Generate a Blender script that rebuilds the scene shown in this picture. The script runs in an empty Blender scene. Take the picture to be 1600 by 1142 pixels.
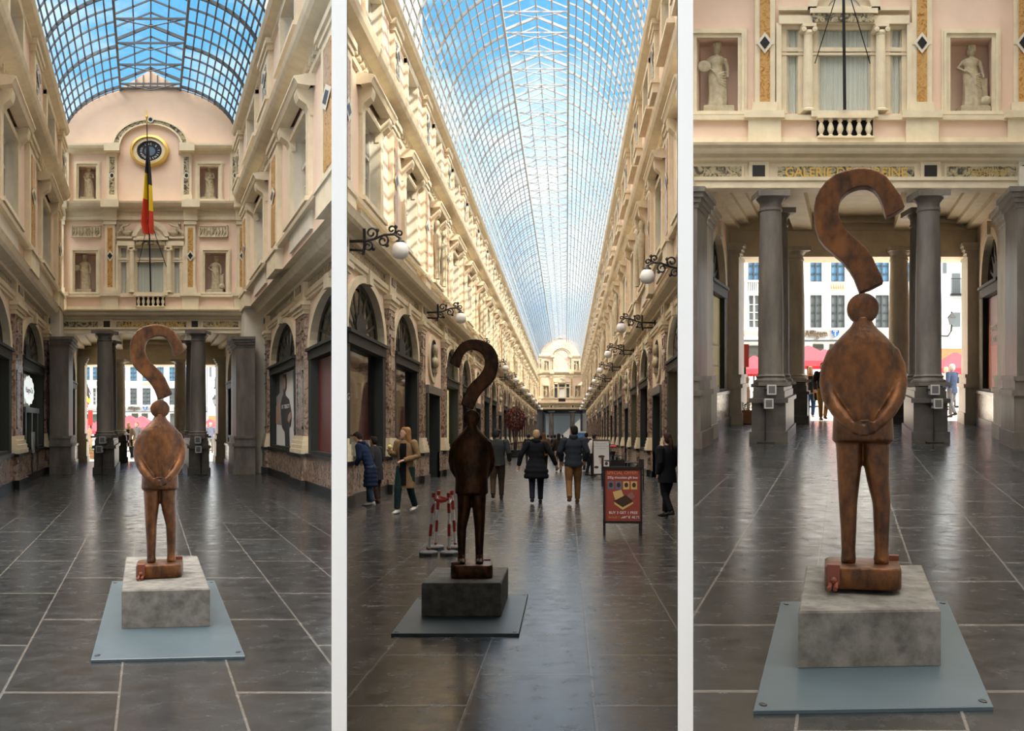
import bpy, bmesh, math, random
from mathutils import Vector, Matrix
PI = math.pi
random.seed(7)
S = bpy.context.scene
C = S.collection

# ------------------------------------------------------------------ camera
H = 1.6                                    # eye height
cd = bpy.data.cameras.new('camera'); cam = bpy.data.objects.new('camera', cd); C.objects.link(cam)
cd.sensor_width = 36; cd.lens = 36; cd.shift_y = 106 / 1600; cd.clip_end = 2000; cd.clip_start = 0.05
cam.location = (0, 0, H); cam.rotation_euler = (PI / 2, 0, 0)
S.camera = cam
F = 1600.0                                 # focal length in picture units (36 mm lens)

# ------------------------------------------------------------------ sky
w = bpy.data.worlds.new('sky'); S.world = w; w.use_nodes = True
nt = w.node_tree; N = nt.nodes; L = nt.links; N.clear()
out = N.new('ShaderNodeOutputWorld'); bg = N.new('ShaderNodeBackground')
tc = N.new('ShaderNodeTexCoord'); sep = N.new('ShaderNodeSeparateXYZ')
L.new(tc.outputs['Generated'], sep.inputs[0])
ramp = N.new('ShaderNodeValToRGB'); e = ramp.color_ramp.elements
e[0].position = 0.0; e[0].color = (0.36, 0.52, 0.66, 1); e[1].position = 0.42; e[1].color = (0.08, 0.29, 0.57, 1)
x = e.new(0.14); x.color = (0.16, 0.41, 0.64, 1)
L.new(sep.outputs['Z'], ramp.inputs[0])
mp = N.new('ShaderNodeMapping'); mp.inputs['Scale'].default_value = (1, 1, 2.2)
no = N.new('ShaderNodeTexNoise'); no.inputs['Scale'].default_value = 4.2; no.inputs['Detail'].default_value = 7; no.inputs['Roughness'].default_value = 0.58
L.new(tc.outputs['Generated'], mp.inputs[0]); L.new(mp.outputs[0], no.inputs['Vector'])
cr = N.new('ShaderNodeValToRGB'); cr.color_ramp.elements[0].position = 0.42; cr.color_ramp.elements[1].position = 0.64
L.new(no.outputs['Fac'], cr.inputs[0])
mx = N.new('ShaderNodeMixRGB'); mx.inputs[2].default_value = (0.70, 0.74, 0.78, 1)
L.new(cr.outputs[0], mx.inputs[0]); L.new(ramp.outputs[0], mx.inputs[1])
# overhead sky, out of view, brightened to light the arcades
hi = N.new('ShaderNodeMapRange'); hi.interpolation_type = 'SMOOTHSTEP'
hi.inputs['From Min'].default_value = 0.46; hi.inputs['From Max'].default_value = 0.72
L.new(sep.outputs['Z'], hi.inputs['Value'])
m2 = N.new('ShaderNodeMixRGB'); m2.inputs[2].default_value = (3.9, 3.6, 3.2, 1)
L.new(hi.outputs[0], m2.inputs[0]); L.new(mx.outputs[0], m2.inputs[1])
L.new(m2.outputs[0], bg.inputs['Color']); bg.inputs['Strength'].default_value = 1.0
L.new(bg.outputs[0], out.inputs[0])

# ------------------------------------------------------------------ sun (behind the viewer, to the right)
sd = bpy.data.lights.new('sun', 'SUN'); sun = bpy.data.objects.new('sun', sd); C.objects.link(sun)
sd.energy = 3.5; sd.angle = math.radians(0.5); sd.color = (1.0, 0.92, 0.78)
sun.rotation_euler = Vector((-0.64, 0.48, -0.60)).to_track_quat('-Z', 'Y').to_euler()
sun.location = (40, -110, 75)

S.view_settings.view_transform = 'Standard'; S.view_settings.look = 'None'
S.view_settings.gamma = 1; S.view_settings.use_curve_mapping = False
S.view_settings.exposure = 1.0
S.cycles.max_bounces = 8; S.cycles.transparent_max_bounces = 24
S.cycles.diffuse_bounces = 4; S.cycles.glossy_bounces = 3
S.cycles.sample_clamp_indirect = 6

# ------------------------------------------------------------------ galleries: plan frames
class Gallery:
    """An arcade with a skewed plan: u across, v along its axis (which drifts t per metre), z up from a floor that climbs a per metre."""
    def __init__(s, vx, vy):
        s.vx, s.vy = vx, vy; s.t = (vx - 800) / F; s.a = (677 - vy) / F
    def W(s, u, v, z): return (u + v * s.t, v, z + v * s.a)
    def __call__(s, p): return s.W(*p)
    def u(s, x, v): return (x - s.vx) * v / F
    def z(s, y, v): return H + (s.vy - y) * v / F
G1 = Gallery(231, 664); G2 = Gallery(885, 682); G3 = Gallery(1319, 578)

# ------------------------------------------------------------------ materials
def new_mat(name):
    m = bpy.data.materials.new(name); m.use_nodes = True
    n = m.node_tree.nodes; l = m.node_tree.links
    return m, n, l, n['Principled BSDF']
def M(name, col, rough=0.6, metal=0.0, var=0.0, scale=6.0, bump=0.0, col2=None, detail=5, emit=0, spec=None, stretch=None, bdist=0.02):
    m, n, l, b = new_mat(name)
    b.inputs['Roughness'].default_value = rough; b.inputs['Metallic'].default_value = metal
    if spec is not None: b.inputs['Specular IOR Level'].default_value = spec
    c = (*col, 1)
    b.inputs['Base Color'].default_value = c
    if col2 is None and var > 0: col2 = tuple(min(1, k * (1 - var)) for k in col)
    if col2 is not None or bump:
        t = n.new('ShaderNodeTexCoord'); z = n.new('ShaderNodeTexNoise')
        z.inputs['Scale'].default_value = scale; z.inputs['Detail'].default_value = detail; z.inputs['Roughness'].default_value = 0.62
        mpn = n.new('ShaderNodeMapping'); mpn.inputs['Scale'].default_value = stretch or (1, 1, 1)
        l.new(t.outputs['Object'], mpn.inputs[0]); l.new(mpn.outputs[0], z.inputs['Vector'])
        if col2 is not None:
            r = n.new('ShaderNodeValToRGB'); r.color_ramp.elements[0].position = 0.34; r.color_ramp.elements[1].position = 0.66
            r.color_ramp.elements[0].color = (*col2, 1); r.color_ramp.elements[1].color = c
            l.new(z.outputs['Fac'], r.inputs[0]); l.new(r.outputs[0], b.inputs['Base Color'])
        if bump:
            bp = n.new('ShaderNodeBump'); bp.inputs['Strength'].default_value = bump; bp.inputs['Distance'].default_value = bdist
            l.new(z.outputs['Fac'], bp.inputs['Height']); l.new(bp.outputs[0], b.inputs['Normal'])
    if emit:
        b.inputs['Emission Color'].default_value = c; b.inputs['Emission Strength'].default_value = emit
    return m
def marble(name, cols, scale=3.0, rough=0.25, stretch=(1, 1, 1), dist=2.5):
    m, n, l, b = new_mat(name); b.inputs['Roughness'].default_value = rough
    t = n.new('ShaderNodeTexCoord'); mpn = n.new('ShaderNodeMapping'); mpn.inputs['Scale'].default_value = stretch
    z = n.new('ShaderNodeTexNoise'); z.inputs['Scale'].default_value = scale; z.inputs['Detail'].default_value = 8
    z.inputs['Roughness'].default_value = 0.65; z.inputs['Distortion'].default_value = dist
    r = n.new('ShaderNodeValToRGB'); e = r.color_ramp.elements
    while len(e) < len(cols): e.new(0.5)
    for i, c in enumerate(cols):
        e[i].position = 0.3 + 0.4 * i / (len(cols) - 1); e[i].color = (*c, 1)
    l.new(t.outputs['Object'], mpn.inputs[0]); l.new(mpn.outputs[0], z.inputs['Vector']); l.new(z.outputs['Fac'], r.inputs[0]); l.new(r.outputs[0], b.inputs['Base Color'])
    return m
def glassmat(name, tint, refl=0.10, rough=0.02, body=0.0, bodycol=(.8, .85, .9), flat=None):
    m = bpy.data.materials.new(name); m.use_nodes = True; n = m.node_tree.nodes; l = m.node_tree.links; n.clear()
    o = n.new('ShaderNodeOutputMaterial'); tr = n.new('ShaderNodeBsdfTransparent'); tr.inputs[0].default_value = (*tint, 1)
    gl = n.new('ShaderNodeBsdfGlossy'); gl.inputs['Roughness'].default_value = rough
    fr = n.new('ShaderNodeLayerWeight'); fr.inputs['Blend'].default_value = 0.5
    pw = n.new('ShaderNodeMath'); pw.operation = 'POWER'; pw.inputs[1].default_value = 4; l.new(fr.outputs['Facing'], pw.inputs[0])
    ma = n.new('ShaderNodeMath'); ma.operation = 'MULTIPLY_ADD'; ma.inputs[1].default_value = refl; ma.inputs[2].default_value = 0.04; l.new(pw.outputs[0], ma.inputs[0])
    mixn = n.new('ShaderNodeMixShader'); mixn.inputs[0].default_value = flat or 0
    if flat is None: l.new(ma.outputs[0], mixn.inputs[0])
    l.new(tr.outputs[0], mixn.inputs[1]); l.new(gl.outputs[0], mixn.inputs[2])
    if body:
        df = n.new('ShaderNodeBsdfDiffuse'); df.inputs[0].default_value = (*bodycol, 1)
        m3 = n.new('ShaderNodeMixShader'); m3.inputs[0].default_value = body
        l.new(mixn.outputs[0], m3.inputs[1]); l.new(df.outputs[0], m3.inputs[2]); l.new(m3.outputs[0], o.inputs[0])
    else: l.new(mixn.outputs[0], o.inputs[0])
    return m
def floormat(name, bw, rh, base, rough0, rough1, off=(0, 0)):
    """Blue stone slabs laid in rows along the arcade; UV carries metres along and across."""
    m, n, l, b = new_mat(name)
    uv = n.new('ShaderNodeUVMap'); mpn = n.new('ShaderNodeMapping'); mpn.inputs['Location'].default_value = (off[0], off[1], 0)
    l.new(uv.outputs[0], mpn.inputs[0])
    br = n.new('ShaderNodeTexBrick'); br.offset = 0.43; br.offset_frequency = 2; br.squash = 1
    br.inputs['Scale'].default_value = 1; br.inputs['Brick Width'].default_value = bw; br.inputs['Row Height'].default_value = rh
    br.inputs['Mortar Size'].default_value = 0.009; br.inputs['Mortar Smooth'].default_value = 0.3; br.inputs['Bias'].default_value = 0
    br.inputs['Color1'].default_value = (*[k * 1.25 for k in base], 1); br.inputs['Color2'].default_value = (*[k * 0.7 for k in base], 1)
    br.inputs['Mortar'].default_value = (0.115, 0.108, 0.098, 1)
    l.new(mpn.outputs[0], br.inputs['Vector'])
    t = n.new('ShaderNodeTexCoord')
    z = n.new('ShaderNodeTexNoise'); z.inputs['Scale'].default_value = 5; z.inputs['Detail'].default_value = 9; z.inputs['Roughness'].default_value = 0.7
    l.new(t.outputs['Object'], z.inputs['Vector'])
    z2 = n.new('ShaderNodeTexNoise'); z2.inputs['Scale'].default_value = 120; z2.inputs['Detail'].default_value = 3
    l.new(t.outputs['Object'], z2.inputs['Vector'])
    mul = n.new('ShaderNodeMixRGB'); mul.blend_type = 'MULTIPLY'; mul.inputs[0].default_value = 0.8
    rr = n.new('ShaderNodeValToRGB'); rr.color_ramp.elements[0].position = 0.3; rr.color_ramp.elements[1].position = 0.72
    rr.color_ramp.elements[0].color = (0.75, 0.75, 0.75, 1); rr.color_ramp.elements[1].color = (1.25, 1.23, 1.2, 1)
    l.new(z.outputs['Fac'], rr.inputs[0]); l.new(br.outputs['Color'], mul.inputs[1]); l.new(rr.outputs[0], mul.inputs[2])
    sp = n.new('ShaderNodeValToRGB'); sp.color_ramp.elements[0].position = 0.70; sp.color_ramp.elements[1].position = 0.80
    l.new(z2.outputs['Fac'], sp.inputs[0])
    spk = n.new('ShaderNodeMixRGB'); spk.inputs[2].default_value = (0.060, 0.060, 0.058, 1)
    l.new(sp.outputs[0], spk.inputs[0]); l.new(mul.outputs[0], spk.inputs[1]); l.new(spk.outputs[0], b.inputs['Base Color'])
    ro = n.new('ShaderNodeMapRange'); ro.inputs['From Min'].default_value = 0.3; ro.inputs['From Max'].default_value = 0.7
    ro.inputs['To Min'].default_value = rough0; ro.inputs['To Max'].default_value = rough1
    l.new(z.outputs['Fac'], ro.inputs['Value']); l.new(ro.outputs[0], b.inputs['Roughness'])
    mad = n.new('ShaderNodeMath'); mad.operation = 'MULTIPLY_ADD'; mad.inputs[1].default_value = -1.2
    l.new(br.outputs['Fac'], mad.inputs[0]); l.new(z.outputs['Fac'], mad.inputs[2])
    bp = n.new('ShaderNodeBump'); bp.inputs['Strength'].default_value = 0.22; bp.inputs['Distance'].default_value = 0.006
    l.new(mad.outputs[0], bp.inputs['Height']); l.new(bp.outputs[0], b.inputs['Normal'])
    return m

CREAM = M('cream_stone', (0.77, 0.66, 0.47), 0.6, var=0.16, scale=2.5)
PINK = M('pink_stucco', (0.82, 0.615, 0.475), 0.7, var=0.08, scale=1.2)
PALE = M('pale_stone', (0.70, 0.64, 0.53), 0.6, var=0.12, scale=3)
MARB = marble('brown_marble', [(0.05, 0.028, 0.02), (0.17, 0.10, 0.075), (0.42, 0.32, 0.25), (0.14, 0.075, 0.055)], 3.2)
ORNG = marble('orange_marble', [(0.16, 0.06, 0.02), (0.42, 0.20, 0.05), (0.56, 0.34, 0.12), (0.20, 0.10, 0.05)], 5)
FRIEZ = marble('black_cream_marble', [(0.02, 0.02, 0.02), (0.10, 0.085, 0.06), (0.55, 0.46, 0.28), (0.05, 0.045, 0.04)], 4)
BLACK = M('black_stone', (0.012, 0.012, 0.012), 0.3)
FRAME = M('dark_green_frame', (0.022, 0.026, 0.024), 0.35)
TRANS = M('grey_transom', (0.10, 0.10, 0.095), 0.4)
SHOPF = M('shop_front_paint', (0.030, 0.033, 0.031), 0.6, spec=0.25)
IRON = M('black_iron', (0.012, 0.012, 0.013), 0.4, 0.3)
BAR = M('roof_iron', (0.36, 0.37, 0.38), 0.5)
BAR_SHADE = M('shaded_roof_iron', (0.10, 0.11, 0.12), 0.5)  # same roof iron, backlit shade put into its colour
COLST = M('dark_column_stone', (0.17, 0.148, 0.128), 0.42, col2=(0.085, 0.075, 0.067), scale=2.2, stretch=(1.5, 1.5, 0.35), bump=0.05)
PEDST = M('black_pedestal_stone', (0.075, 0.068, 0.062), 0.4, var=0.45, scale=4)
LSTON = M('light_pilaster_stone', (0.50, 0.45, 0.37), 0.5, var=0.3, scale=2.5, stretch=(1, 1, 0.4))
STAT = M('stone_statue', (0.50, 0.42, 0.28), 0.65, var=0.3, scale=9)
GOLD = M('gilt', (0.72, 0.47, 0.10), 0.35, 0.35)
GLASS = glassmat('window_glass', (0.90, 0.93, 0.93), 0.55)
ROOFG = glassmat('roof_glass', (0.93, 0.97, 1.0), 0.06, 0.05, flat=0.04)
WHITE = M('white_paint', (0.95, 0.95, 0.95), 0.8)
CURT = M('white_curtain', (0.90, 0.88, 0.82), 0.8, var=0.06, scale=8, stretch=(6, 6, 0.5))
ROOM = M('dim_room', (0.10, 0.085, 0.07), 0.8, var=0.4, scale=1.5)
FL1 = floormat('slate_paving_front', 0.885, 0.70, (0.020, 0.0225, 0.025), 0.12, 0.32, (0.3, 0.17))
FL2 = floormat('slate_paving_long', 0.54, 0.75, (0.028, 0.028, 0.028), 0.13, 0.32, (0.9, 0.586))
FL3 = floormat('slate_paving_close', 0.51, 0.766, (0.020, 0.0225, 0.025), 0.12, 0.32, (1.1, 0.216))
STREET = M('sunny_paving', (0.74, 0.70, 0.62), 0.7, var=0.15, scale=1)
BRONZE = M('brown_bronze', (0.165, 0.060, 0.014), 0.38, 0.5, col2=(0.030, 0.011, 0.004), scale=7, stretch=(1.6, 1.6, 0.9), bump=0.5, detail=10)
CONC = M('concrete', (0.20, 0.19, 0.172), 0.85, col2=(0.085, 0.078, 0.068), scale=9, bump=0.35, detail=12, bdist=0.01)
STEEL = M('blue_grey_plate', (0.062, 0.092, 0.112), 0.38, 0.0, var=0.18, scale=2.5)
RUST = M('red_brown_strap', (0.15, 0.035, 0.015), 0.5)
SKIN = M('skin', (0.52, 0.31, 0.22), 0.55)

# ------------------------------------------------------------------ mesh builder
class MB:
    def __init__(s, tf=None, clip=None): s.v = []; s.f = []; s.m = []; s.tf = tf; s.clip = clip
    def add(s, vs, fs, mat=0):
        if s.clip:                                     # cut where the wall runs into the dividing wall: keep a*u + b*v + c >= 0
            a, b, c = s.clip; h = lambda p: a * p[0] + b * p[1] + c
            if min(h(p) for p in vs) < 0:
                for f in fs:
                    P = [vs[i] for i in f]; o = []
                    for i, p in enumerate(P):
                        q = P[i - 1]; hp, hq = h(p), h(q)
                        if (hp < 0) != (hq < 0):
                            t = hq / (hq - hp); o.append(tuple(q[j] + (p[j] - q[j]) * t for j in range(3)))
                        if hp >= 0: o.append(p)
                    if len(o) > 2:
                        k = len(s.v); s.v.extend(s.tf(p) if s.tf else tuple(p) for p in o); s.f.append(list(range(k, k + len(o)))); s.m.append(mat)
                return
        k = len(s.v); s.v.extend(s.tf(p) if s.tf else tuple(p) for p in vs)
        for f in fs: s.f.append([i + k for i in f]); s.m.append(mat)
    def box(s, x0, x1, y0, y1, z0, z1, mat=0):
        s.add([(x0, y0, z0), (x1, y0, z0), (x1, y1, z0), (x0, y1, z0), (x0, y0, z1), (x1, y0, z1), (x1, y1, z1), (x0, y1, z1)],
              [(3, 2, 1, 0), (4, 5, 6, 7), (0, 1, 5, 4), (1, 2, 6, 5), (2, 3, 7, 6), (3, 0, 4, 7)], mat)
    def quad(s, a, b, c, d, mat=0): s.add([a, b, c, d], [(0, 1, 2, 3)], mat)
    def poly(s, pts, mat=0): s.add(pts, [tuple(range(len(pts)))], mat)
    def loft(s, rings, mat=0, caps=True, closed=True):
        n = len(rings[0]); vs = [p for r in rings for p in r]; fs = []
        for i in range(len(rings) - 1):
            for j in range(n if closed else n - 1):
                a = i * n + j; b = i * n + (j + 1) % n
                fs.append((a, b, b + n, a + n))
        if caps and closed:
            fs.append(tuple(range(n - 1, -1, -1))); fs.append(tuple((len(rings) - 1) * n + j for j in range(n)))
        s.add(vs, fs, mat)
    def lathe(s, prof, c=(0, 0), n=24, mat=0, sx=1, sy=1):
        s.loft([[(c[0] + r * sx * math.cos(2 * PI * j / n), c[1] + r * sy * math.sin(2 * PI * j / n), z) for j in range(n)] for r, z in prof], mat)
    def tube(s, path, rad, n=8, mat=0, caps=True, flat=1.0):
        P = [Vector(p) for p in path]; R = rad if isinstance(rad, (list, tuple)) else [rad] * len(P)
        rings = []; up = Vector((0, 0, 1)); prev = None
        for i, p in enumerate(P):
            d = (P[min(i + 1, len(P) - 1)] - P[max(i - 1, 0)]).normalized()
            if prev is None:
                a = d.cross(up if abs(d.z) < 0.9 else Vector((0, 1, 0))).normalized()
            else:
                a = (prev - d * prev.dot(d)).normalized()
            prev = a; b = d.cross(a)
            rings.append([tuple(p + a * math.cos(2 * PI * j / n) * R[i] + b * math.sin(2 * PI * j / n) * R[i] * flat) for j in range(n)])
        s.loft(rings, mat, caps)
    def ball(s, c, r, n=16, m=10, mat=0):
        rx, ry, rz = r if isinstance(r, (list, tuple)) else (r, r, r)
        rings = []
        for i in range(m + 1):
            a = PI * i / m; q = max(math.sin(a), 0.02)
            rings.append([(c[0] + rx * q * math.cos(2 * PI * j / n), c[1] + ry * q * math.sin(2 * PI * j / n), c[2] - rz * math.cos(a)) for j in range(n)])
        s.loft(rings, mat)
    def prism(s, pts, y0, y1, mat=0):
        """outline in x,z pulled from y0 to y1"""
        n = len(pts)
        s.add([(x, y0, z) for x, z in pts] + [(x, y1, z) for x, z in pts],
              [tuple(range(n)), tuple(range(2 * n - 1, n - 1, -1))] + [(i, (i + 1) % n, n + (i + 1) % n, n + i) for i in range(n)], mat)
    def build(s, name, mats, parent=None, smooth=None, loc=None, uv=None):
        me = bpy.data.meshes.new(name); me.from_pydata(s.v, [], s.f)
        mats = mats if isinstance(mats, (list, tuple)) else [mats]
        for m in mats: me.materials.append(m)
        if len(mats) > 1: me.polygons.foreach_set('material_index', [min(i, len(mats) - 1) for i in s.m])
        if uv:
            lay = me.uv_layers.new(name='UVMap')
            for lp in me.loops: lay.data[lp.index].uv = uv(s.v[lp.vertex_index])
        me.update()
        bm = bmesh.new(); bm.from_mesh(me); bmesh.ops.recalc_face_normals(bm, faces=bm.faces); bm.to_mesh(me); bm.free()
        if smooth:
            me.polygons.foreach_set('use_smooth', [True] * len(me.polygons)); me.set_sharp_from_angle(angle=math.radians(smooth))
        o = bpy.data.objects.new(name, me); C.objects.link(o)
        if parent: o.parent = parent
        if loc: o.location = loc
        return o
def remesh(o, vox, smooth=3):
    """weld overlapping shells into one continuous surface"""
    m = o.modifiers.new('r', 'REMESH'); m.mode = 'VOXEL'; m.voxel_size = vox
    if smooth:
        k = o.modifiers.new('s', 'SMOOTH'); k.factor = 0.5; k.iterations = smooth
    bpy.context.view_layer.update()
    me = bpy.data.meshes.new_from_object(o.evaluated_get(bpy.context.evaluated_depsgraph_get()))
    o.modifiers.clear(); old = o.data; o.data = me; me.name = old.name
    me.polygons.foreach_set('use_smooth', [True] * len(me.polygons))
    return o
def tag(o, label=None, cat=None, group=None, kind=None):
    if label: o['label'] = label
    if cat: o['category'] = cat
    if group: o['group'] = group
    if kind: o['kind'] = kind
    return o
def thing(name, label, cat, loc=(0, 0, 0), rz=0, group=None, scale=1):
    o = bpy.data.objects.new(name, None); C.objects.link(o); o.empty_display_size = 0.2
    o.location = loc; o.rotation_euler = (0, 0, rz); o.scale = (scale,) * 3
    return tag(o, label, cat, group)
def struct(o): o['kind'] = 'structure'; return o
def dup(root, loc, rz=None, label=None, group=None, scale=None):
    r = root.copy(); C.objects.link(r); r.location = loc
    if rz is not None: r.rotation_euler = (0, 0, rz)
    if scale: r.scale = (scale,) * 3
    if label: r['label'] = label
    if group: r['group'] = group
    for ch in list(root.children):
        c = ch.copy(); C.objects.link(c); c.parent = r
        for g in ch.children:
            d = g.copy(); C.objects.link(d); d.parent = c
    return r
def text(name, body, size, mat, place, parent=None, depth=0.002, align='CENTER', font=None, wx=1.0):
    """flat lettering; place maps (x, y, h) of the lettering to a point"""
    cu = bpy.data.curves.new(name, 'FONT'); cu.body = body; cu.size = size; cu.align_x = align; cu.extrude = depth; cu.resolution_u = 3
    if font == 'bold': cu.offset = size * 0.012
    t = bpy.data.objects.new(name, cu); C.objects.link(t); bpy.context.view_layer.update()
    me = bpy.data.meshes.new_from_object(t.evaluated_get(bpy.context.evaluated_depsgraph_get()))
    bpy.data.objects.remove(t)
    for v in me.vertices: v.co = place(v.co.x * wx, v.co.y, v.co.z)
    me.materials.clear(); me.materials.append(mat); me.name = name
    o = bpy.data.objects.new(name, me); C.objects.link(o)
    if parent: o.parent = parent
    return o
def ell(cx, cy, rx, ry, n=24, a0=0, a1=2 * PI, close=True):
    k = n if close else n + 1
    return [(cx + rx * math.cos(a0 + (a1 - a0) * i / n), cy + ry * math.sin(a0 + (a1 - a0) * i / n)) for i in range(k)]
# ------------------------------------------------------------------ floors and dividing walls
def floor(name, g, pts, mat, z=0.0):
    b = MB(); uvs = []
    for i in range(len(pts)): pass
    b.add([g.W(u, v, z) for u, v in pts] + [g.W(u, v, z - 0.2) for u, v in pts],
          [tuple(range(len(pts)))] + [(i, (i + 1) % len(pts), len(pts) + (i + 1) % len(pts), len(pts) + i) for i in range(len(pts))])
    return struct(b.build(name, mat, uv=lambda p: (p[1] / 2.6, p[0] - p[1] * g.t)))
floor('floor', G1, [(-3.9, 1), (0.155, 1), (4.3, 23.1), (4.3, 45), (-3.9, 45)], FL1)
floor('floor', G2, [(-0.19, 1), (0.083, 1), (3.75, 32.5), (3.75, 220), (-5.4, 220), (-5.4, 24.5)], FL2)
floor('floor', G3, [(-0.122, 1), (4.6, 1), (4.6, 32.2), (-3.75, 32.2), (-3.75, 24.4)], FL3)
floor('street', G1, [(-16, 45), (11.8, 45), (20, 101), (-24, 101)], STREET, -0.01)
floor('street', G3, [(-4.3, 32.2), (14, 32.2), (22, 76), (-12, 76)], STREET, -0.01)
for s, k, v1 in ((-0.16875, -1, 23.6), (0.169375, 1, 31.5)):
    b = MB(lambda p, s=s: (s * p[1] + p[0], p[1], p[2]))
    b.box(-0.033, 0.033, 4.4, v1, -0.3, 3.75)
    b.box(-0.029, 0.029, 4.6, 13, 3.75, 10.0)  # extra height out of view, added to shut light off the middle statue
    x = -k * 0.036; b.quad((x, 4.5, -.3), (x, v1, -.3), (x, v1, 3.7), (x, 4.5, 3.7), 1); b.quad((x, 4.6, 3.7), (x, 13, 3.7), (x, 13, 10), (x, 4.6, 10), 1)
    struct(b.build('wall_divider', [WHITE, M('bounce_cut_grey', (.16, .155, .15), .8)]))  # dark inner faces added to cut light bounced into the middle passage
b = MB(); P = [(-1.0, -4), (1.0, -4), (.85, 4.5), (2.2, 13), (-2.19, 13), (-.85, 4.5)]
b.add([(x, y, 10) for x, y in P] + [(x, y, 10.2) for x, y in P], [(0, 1, 2, 3, 4, 5), (11, 10, 9, 8, 7, 6)] + [(i, (i + 1) % 6, 6 + (i + 1) % 6, 6 + i) for i in range(6)])
struct(b.build('ceiling', [M('shade_roof_grey', (.14, .13, .12), .8)]))  # unseen roof added to darken the front of the middle arcade

# ------------------------------------------------------------------ side walls of the arcades
WM = [CREAM, PINK, MARB, FRIEZ, ORNG, FRAME, TRANS, PALE, BLACK, ROOM, GOLD]
cCREAM, cPINK, cMARB, cFRIEZ, cORNG, cFRAME, cTRANS, cPALE, cBLACK, cROOM, cGOLD = range(11)
wcount = [0]
def rects_with_holes(a0, a1, z0, z1, holes):
    """cells of a wall rectangle left over around rectangular holes"""
    xs = sorted({a0, a1, *[h[0] for h in holes], *[h[1] for h in holes]}); zs = sorted({z0, z1, *[h[2] for h in holes], *[h[3] for h in holes]})
    for i in range(len(xs) - 1):
        for j in range(len(zs) - 1):
            cx = (xs[i] + xs[i + 1]) / 2; cz = (zs[j] + zs[j + 1]) / 2
            if a0 <= cx <= a1 and z0 <= cz <= z1 and not any(h[0] < cx < h[1] and h[2] < cz < h[3] for h in holes):
                yield xs[i], xs[i + 1], zs[j], zs[j + 1]

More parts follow.
